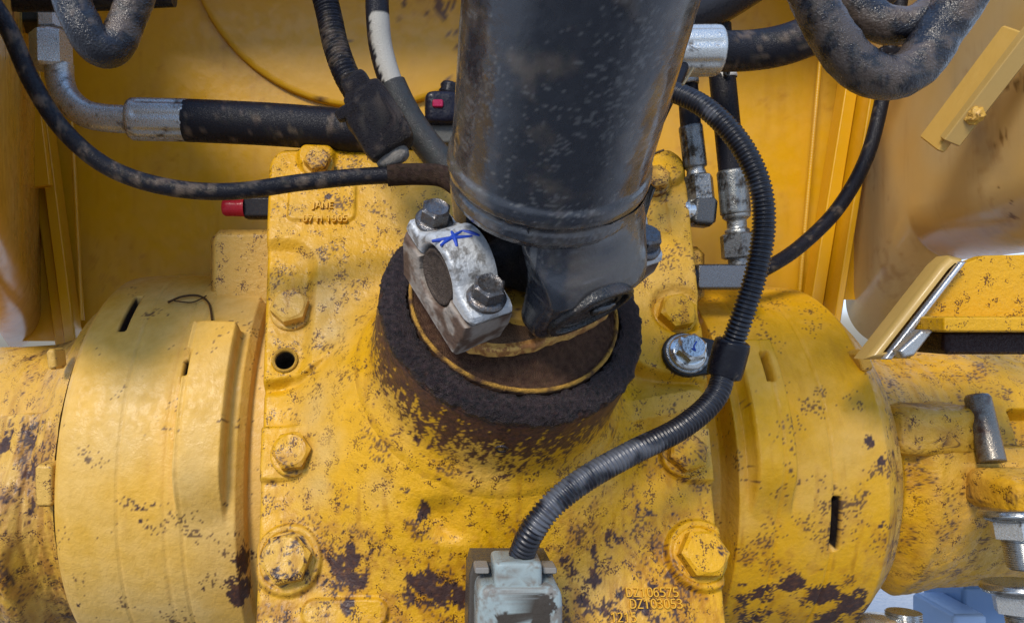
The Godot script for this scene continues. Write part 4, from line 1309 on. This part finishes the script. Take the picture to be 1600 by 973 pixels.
func build_hoses_right() -> void:
	# large hose from a ferrule, going right
	var t := thing("large_hydraulic_hose", "thick black hose leaving a bright ferrule to the right of the shaft", "hydraulic hose", at(1125, 78, 0.86))
	hose(t, "rubber_hose", [[1112, 80, 0.86], [1170, 79, 0.86], [1225, 70, 0.85], [1280, 48, 0.84], [1340, 10, 0.84], [1400, -40, 0.84]], 31, 0.0)
	ferrule(t, "crimped_ferrule", at(1030, 80, 0.86), at(1124, 79, 0.86), 39 / F * 0.86, -0.15, 8, 1.25)
	# black pipe above it
	single("black_pipe", "short black pipe above the bright ferrule, right of the shaft", "pipe", sweep(curve_pts(px_keys([[900, 30, 0.98], [1020, 30, 0.93], [1100, 8, 0.93], [1180, -40, 0.93]]), 0.01), 40 / F * 0.93, 30, func(p, _s, _f, _a): return Color(0.022, 0.023, 0.026)), M.plastic)
	# short vertical hose
	var a := thing("short_vertical_hose", "shorter of two upright hoses, with steel elbow into the carrier", "hydraulic hose", at(1095, 340, 0.96), "upright hoses right of the shaft")
	hose(a, "rubber_hose", [[1072, 100, 0.96], [1076, 150, 0.96], [1080, 205, 0.96]], 15.5, -0.2)
	part(a, "grey_collar", lathe(at(1074, 132, 0.955), at(1072, 90, 0.955) - at(1074, 132, 0.955), [Vector2(0, 0.010), Vector2(0, 0.0145), Vector2(0.03, 0.0145), Vector2(0.03, 0.0)], 36, func(p, _t, _a): return zinc(p, 0.0), null, 0.004), M.zinc)
	ferrule(a, "crimped_ferrule", at(1079, 196, 0.96), at(1087, 262, 0.96), 18 / F * 0.96, 0.2, 6, 0.45)
	part(a, "neck", lathe(at(1086, 258, 0.96), at(1092, 292, 0.96) - at(1086, 258, 0.96), [Vector2(0, 0), Vector2(0, 0.0135), Vector2(0.006, 0.011), Vector2(0.012, 0.0125), Vector2(0.03, 0.012), Vector2(0.03, 0)], 36, func(p, _t, _a): return zinc(p, 0.0) * 0.9, null, 0.003), M.zinc)
	nut(a, "hex_nut", at(1090, 275, 0.96), at(1094, 318, 0.955), 0.034, 0.15, 0.3, 0.5)
	part(a, "elbow_body", rbox(Transform3D(Basis(Vector3.BACK, -0.1), at(1096, 330, 0.955)), Vector3(0.032, 0.040, 0.034), 0.007, Color(0.10, 0.10, 0.10)), M.zinc)
	part(a, "bright_collar", lathe(at(1062, 330, 0.955), Vector3.RIGHT, [Vector2(0, 0.0), Vector2(0, 0.0145), Vector2(0.008, 0.016), Vector2(0.012, 0.0145), Vector2(0.020, 0.0145), Vector2(0.020, 0.0)], 36, func(p, _t, _a): return zinc(p, -0.5) * 1.3, null, 0.004), M.bright)
	# long vertical hose
	var b := thing("long_vertical_hose", "longer of two upright hoses, with white tag and steel block elbow", "hydraulic hose", at(1150, 430, 0.95), "upright hoses right of the shaft")
	hose(b, "rubber_hose", [[1122, 40, 0.95], [1127, 100, 0.95], [1136, 190, 0.95], [1145, 280, 0.95]], 19.5, -0.25)
	part(b, "white_tag", lathe(at(1131, 124, 0.95), at(1128, 102, 0.95) - at(1131, 124, 0.95), [Vector2(0, 0.0162), Vector2(0, 0.0166), Vector2(0.018, 0.0166), Vector2(0.018, 0.0162)], 36, func(_p, _t, _a): return Color(0.55, 0.54, 0.5), null, 0.004), M.plastic)
	var ring := letters(b, "o", at(1135, 113, 0.931), Vector3(0.1, 0, 1).normalized(), 0.011, letter_dark())
	ring.name = "tag_mark"
	ferrule(b, "crimped_ferrule", at(1144, 266, 0.95), at(1150, 335, 0.95), 23 / F * 0.95, 0.15, 6, 0.55)
	part(b, "neck", lathe(at(1150, 325, 0.95), at(1153, 372, 0.95) - at(1150, 325, 0.95), [Vector2(0, 0), Vector2(0, 0.0175), Vector2(0.012, 0.017), Vector2(0.016, 0.012), Vector2(0.026, 0.012), Vector2(0.028, 0.015), Vector2(0.04, 0.015)], 36, func(p, _t, _a): return zinc(p, 0.1) * 0.7, null, 0.003), M.zinc)
	nut(b, "hex_nut", at(1152, 364, 0.95), at(1155, 404, 0.95), 0.038, 0.15, 0.2, 0.5)
	part(b, "stem", lathe(at(1154, 398, 0.95), at(1156, 430, 0.95) - at(1154, 398, 0.95), [Vector2(0, 0.013), Vector2(0.03, 0.013), Vector2(0.03, 0)], 30, func(p, _t, _a): return zinc(p, 0.1) * 0.6, null, 0.004), M.zinc)
	part(b, "elbow_block", rbox(Transform3D(Basis(), at(1130, 433, 0.95)), Vector3(0.078, 0.032, 0.034), 0.004, Color(0.17, 0.17, 0.175)), M.zinc)
	part(b, "seal_ring", lathe(at(1077, 433, 0.95), Vector3.RIGHT, [Vector2(0, 0.0), Vector2(0, 0.014), Vector2(0.003, 0.0165), Vector2(0.006, 0.0165), Vector2(0.008, 0.014)], 36, func(_p, _t, _a): return RUBBER, null, 0.003), M.plastic)
	# corrugated conduit, running into the grey connector
	var c := thing("corrugated_conduit", "black corrugated conduit curving from behind the shaft to the grey connector", "conduit", at(1190, 400, 0.72))
	var ck := curve_pts(px_keys([[900, 60, 0.90], [960, 118, 0.85], [1010, 141, 0.80], [1050, 143, 0.78], [1105, 170, 0.75], [1155, 222, 0.73], [1186, 285, 0.72], [1194, 350, 0.72], [1182, 425, 0.72], [1160, 495, 0.725], [1136, 562, 0.735], [1118, 620, 0.72], [1065, 668, 0.70], [990, 706, 0.675], [915, 748, 0.655], [862, 790, 0.645], [828, 836, 0.648], [812, 876, 0.662]]), 0.00075)
	part(c, "corrugated_tube", sweep(ck, func(s, f, _a):
		var r := lerpf(0.0098, 0.0106, f)
		return r + 0.0008 * clampf(3.0 * cos(TAU * s / 0.0042), -1.0, 1.0), 30, func(p, _s, f, a):
			var w := sm(0.25, 0.6, n_lo.get_noise_3dv(p * 2.0) + 0.5 * n_mid.get_noise_3dv(p) + 0.25 * sm(0.72, 0.8, f))
			return Color(0.009, 0.010, 0.014).lerp(Color(0.10, 0.105, 0.12), w * 0.7), false), M.conduit if M.has("conduit") else conduit_mat())
	# rubber lined clip with its bolt
	var pc := on_carrier(1070, 556)
	var k := thing("pipe_clip", "black rubber lined clip holding the conduit, fixed by a bright bolt", "clip", pc)
	var d0 := at(1142, 540, 0.733)
	var d1 := at(1131, 588, 0.733)
	var ca := (at(1130, 590, 0.735) - at(1146, 530, 0.73)).normalized()
	part(k, "rubber_sleeve", lathe(at(1146, 531, 0.73), ca, [Vector2(0.004, 0.0105), Vector2(0.0, 0.0135), Vector2(0.002, 0.0165), Vector2(0.008, 0.0172), Vector2(0.030, 0.0172), Vector2(0.037, 0.0165), Vector2(0.038, 0.0150), Vector2(0.030, 0.0142), Vector2(0.01, 0.0138)], 48, func(p, _t, _a): return dirty_rubber(p, -0.2), null, 0.003), M.plastic)
	var tp := PackedVector2Array()
	for i in 13:
		var a2 := PI / 2 + PI * i / 12
		tp.append(Vector2(cos(a2), sin(a2)) * 0.027)
	tp.append(Vector2(0.050, -0.019))
	tp.append(Vector2(0.050, 0.014))
	var tb := Basis(Vector3.RIGHT, PV, PN)
	part(k, "clip_tab", prism(Transform3D(tb, pc + PN * 0.001), tp, 0.006, 0.002, Color(0.02, 0.021, 0.023)), M.plastic)
	var wsh := lathe(pc + PN * 0.006, PN, [Vector2(0, 0.0245), Vector2(0.003, 0.0245), Vector2(0.004, 0.0235), Vector2(0.004, 0.0)], 48, func(p, _t, _a): return zinc(p, 0.1) * 0.7, null, 0.003)
	part(k, "washer", wsh, M.zinc)
	var hc := func(p): return zinc(p, -0.45) * 1.25
	var hb := part(k, "bright_bolt", join([lathe(pc + PN * 0.010, PN, [Vector2(0, 0.0), Vector2(0, 0.0215), Vector2(0.0025, 0.0215), Vector2(0.006, 0.0168), Vector2(0.0065, 0.0)], 56, func(p, _t, _a): return hc.call(p), null, 0.002), hexhead(pc + PN * 0.0145, PN, 0.029, 0.0165, 0.25, hc)]), M.bright)
	var ink := StandardMaterial3D.new()
	ink.albedo_color = Color(0.08, 0.25, 0.62)
	ink.roughness = 0.5
	var bt := pc + PN * 0.0312
	part(hb, "blue_ink_mark", sweep(curve_pts([bt + PV * 0.005 + Vector3(0.004, 0, 0), bt + PV * -0.001, bt + PV * -0.006 + Vector3(0.001, 0, 0), bt + PV * -0.003 + Vector3(-0.003, 0, 0)], 0.001), 0.0009, 8), ink)
	# grey connector at the bottom
	var gc := thing("grey_connector", "grey plastic connector with dark mud stain at the bottom centre", "connector", at(803, 960, 0.64))
	var gpx := func(list: Array, d: float) -> PackedVector2Array:
		var o := PackedVector2Array()
		for q in list:
			var w := at(q[0], q[1], d)
			o.append(Vector2(w.x, w.y))
		return o
	var mud_at := [at(838, 962, 0.62), at(815, 985, 0.62)]
	var fr := gpx.call([[730, 1080], [734, 905], [740, 884], [864, 884], [868, 905], [876, 1080]], 0.66)
	part(gc, "rear_shell", prism(Transform3D(Basis(), Vector3(0, 0, -0.71)), fr, 0.042, 0.003, Color(0.06, 0.052, 0.047)), M.plastic)
	# front shell with rounded shoulders, dense so that the stain has an edge
	var gcol := func(p: Vector3) -> Color:
		var st := blobs(p, [[at(842, 958, 0.63), 0.020, 1.0], [at(800, 985, 0.63), 0.022, 1.0]])
		var kk := sm(0.45, 0.6, st + 0.4 * n_mid.get_noise_3dv(p) + 0.25 * n_hi.get_noise_3dv(p))
		var g := Color(0.25, 0.30, 0.295).lerp(Color(0.15, 0.125, 0.10), sm(-0.25, 0.4, n_mid.get_noise_3dv(p * 1.3) + 0.5 * n_hi.get_noise_3dv(p)) * 0.8)
		return g.lerp(Color(0.045, 0.036, 0.03), kk)
	part(gc, "front_shell", lump(Transform3D(Basis(), at(808, 1003, 0.655)), Vector3(0.0372, 0.0565, 0.022), 0.22, 0.0006, n_mid, gcol, 150, 110), M.plastic)
	part(gc, "cable_neck", lump(Transform3D(Basis(), at(806, 890, 0.657)), Vector3(0.0212, 0.0125, 0.019), 0.25, 0.0004, n_mid, gcol, 90, 60), M.plastic)
	for q in [752, 856]:
		part(gc, "locking_tab", rbox(Transform3D(Basis(), at(q, 886, 0.66)), Vector3(0.013, 0.006, 0.02), 0.0015, Color(0.20, 0.19, 0.17)), M.plastic)
	# thin cable in the right corner
	var tc := thing("thin_cable", "thin black cable hanging in the right corner from a small clip", "cable", at(1330, 290, 1.05))
	hose(tc, "cable_sheath", [[1412, -20, 1.05], [1400, 40, 1.05], [1388, 90, 1.05], [1380, 150, 1.05], [1355, 245, 1.04], [1310, 325, 1.02], [1250, 385, 1.0], [1196, 420, 0.98], [1150, 440, 0.98]], 10.5, -0.15)
	part(tc, "cable_clip", rbox(Transform3D(Basis(), at(1393, 82, 1.05)), Vector3(0.042, 0.013, 0.02), 0.004, RUBBER), M.plastic)
	# thin cable behind the shaft
	single("shaft_side_cable", "black cable slanting behind the right side of the shaft", "cable", sweep(curve_pts(px_keys([[1075, 40, 0.90], [1066, 100, 0.85], [1035, 170, 0.84], [1000, 240, 0.84], [950, 300, 0.86]]), 0.006), 0.0085, 24, func(p, _s, _f, _a): return dirty_rubber(p, -0.2)), M.plastic)
	# big loop top right
	var lo := px_keys([[1240, -60, 0.60], [1272, 0, 0.60], [1305, 62, 0.60], [1345, 106, 0.60], [1390, 122, 0.60], [1430, 104, 0.60], [1466, 55, 0.60], [1500, 0, 0.595], [1535, -60, 0.59]])
	single("large_hose_loop", "lower dirt crusted black hose loop hanging at the top right", "hose", sweep(curve_pts(lo, 0.002), func(sx, f, a): return 0.0166 + 0.0024 * f + 0.0017 * n_mid.get_noise_3d(sx, cos(a) * 0.02, sin(a) * 0.02), 40, func(p, _s, f, a): return dirty_rubber(p, 0.45 - 0.35 * sm(0.55, 0.75, f) + 0.1 * sin(a))), M.loop)
	var li := px_keys([[1270, -70, 0.635], [1310, -15, 0.63], [1355, 25, 0.625], [1400, 40, 0.62], [1440, 32, 0.615], [1480, 0, 0.61], [1515, -50, 0.605]])
	single("inner_hose_loop", "upper shorter black hose loop lying inside the lower one, top right", "hose", sweep(curve_pts(li, 0.002), func(sx, _f, a): return 0.0158 + 0.0015 * n_mid.get_noise_3d(sx, 0.3 + cos(a) * 0.02, sin(a) * 0.02), 40, func(p, _s, _f, _a): return dirty_rubber(p, 0.35)), M.loop)

func letter_dark() -> StandardMaterial3D:
	var m := StandardMaterial3D.new()
	m.albedo_color = Color(0.1, 0.1, 0.1)
	m.roughness = 0.6
	return m

func conduit_mat() -> StandardMaterial3D:
	M.conduit = mat(0.07, null, 0.0, 0.45, ramp_image(seamless(0.03, 4, 91), 0.3, 0.7, Color(0.6, 0.6, 0.6), Color(1, 1, 1)))
	return M.conduit

# ---------------------------------------------------------------- small things
func build_small() -> void:
	# flange nuts with studs under the right arm
	for k in [[1585, 800, 872, 0.86, "bright flange nut with threaded stud on the right axle block, upper one", 0.026], [1590, 915, 1000, 0.84, "bright flange nut with threaded stud below the right axle block, right one", 0.026]]:
		var o := at(k[0], k[1], k[3])
		var t := thing("flange_nut", k[4], "nut", o, "threaded studs under the right arm")
		var ax := Vector3(0.06, -1, 0.18).normalized()
		part(t, "flange", lathe(o, ax, [Vector2(-0.004, 0.0), Vector2(-0.004, 0.033), Vector2(0.002, 0.036), Vector2(0.006, 0.034), Vector2(0.010, 0.025), Vector2(0.010, 0)], 56, func(p, _t, _a): return zinc(p, -0.1) * 0.8, null, 0.003), M.bright)
		nut(t, "hex_body", o + ax * 0.008, o + ax * 0.030, 0.047, -0.2, 0.3, 1.2)
		part(t, "threaded_stud", lathe(o, ax, [Vector2(0.02, 0.0), Vector2(0.02, 0.0165), Vector2(0.060, 0.0165), Vector2(0.064, 0.014), Vector2(0.064, 0.0)], 48, func(p, _t, _a): return zinc(p, -0.1), func(_p, tt, a): return 0.0011 * sin(TAU * (tt / 0.0026) + a) if tt > 0.03 and tt < 0.062 else 0.0, 0.0005), M.bright)
	var o3 := at(1412, 955, 0.95)
	var t3 := thing("stud_end", "threaded stud end with white highlight below the left end of the right arm", "stud", o3, "threaded studs under the right arm")
	part(t3, "threaded_stud", lathe(o3, Vector3(0, -1, 0.1).normalized(), [Vector2(0.0, 0), Vector2(0.0, 0.020), Vector2(0.06, 0.020), Vector2(0.06, 0)], 48, func(p, _t, _a): return zinc(p, 0.0), func(_p, tt, a): return 0.0011 * sin(TAU * (tt / 0.0028) + a), 0.0006), M.bright)
	part(t3, "shiny_sleeve", lathe(o3 + Vector3(-0.03, 0, 0.0), Vector3(0, -1, 0.1).normalized(), [Vector2(0.004, 0), Vector2(0.006, 0.02), Vector2(0.012, 0.03), Vector2(0.06, 0.031), Vector2(0.06, 0)], 48, func(_p, _t, _a): return Color(0.7, 0.72, 0.72), null, 0.003), M.bright)
	# blue block behind
	var bo := at(1500, 960, 1.25)
	var bt := thing("blue_machine_block", "blue painted steel block standing below the right axle arm", "steel block", bo)
	part(bt, "side_face", rbox(Transform3D(Basis(), bo + Vector3(-0.055, -0.10, 0.05)), Vector3(0.055, 0.28, 0.10), 0.006, Color(0.24, 0.36, 0.56)), M.paint_clean)
	part(bt, "main_face", rbox(Transform3D(Basis(), bo + Vector3(0.075, -0.085, 0.0)), Vector3(0.21, 0.30, 0.10), 0.006, Color(0.12, 0.22, 0.40)), M.paint_clean)
	part(bt, "bolt_head", lathe(bo + Vector3(0.055, 0.03, 0.05), Vector3.BACK, [Vector2(0, 0.016), Vector2(0.008, 0.015), Vector2(0.01, 0.0)], 24, func(_p, _t, _a): return Color(0.06, 0.14, 0.33), null, 0.004), M.paint_clean)
	# dry twigs
	var tw := thing("dry_twig", "small dry brown twig lying on top of the left drum", "twig", at(310, 480, 0.99))
	var tcol := func(_p, _s, _f, _a): return Color(0.06, 0.035, 0.015)
	var pts := []
	for k in [[262, 472], [285, 463], [310, 462], [326, 474], [331, 500]]:
		pts.append(DC + drum_pt(k[0], k[1], 0.279))
	part(tw, "stem", sweep(curve_pts(pts, 0.002), 0.0015, 8, tcol), M.rubber)
	var pts2 := []
	for k in [[272, 470], [300, 472], [322, 462]]:
		pts2.append(DC + drum_pt(k[0], k[1], 0.2785))
	part(tw, "side_shoot", sweep(curve_pts(pts2, 0.002), 0.0009, 8, tcol), M.rubber)
	var b2 := on_carrier(1012, 275)
	single("bent_twig", "thin brown twig sticking out beside the lower right of the shaft", "twig", sweep(curve_pts([at(1000, 252, 0.93), at(1018, 242, 0.925), at(1038, 234, 0.92)], 0.003), 0.0014, 8, tcol), M.rubber)
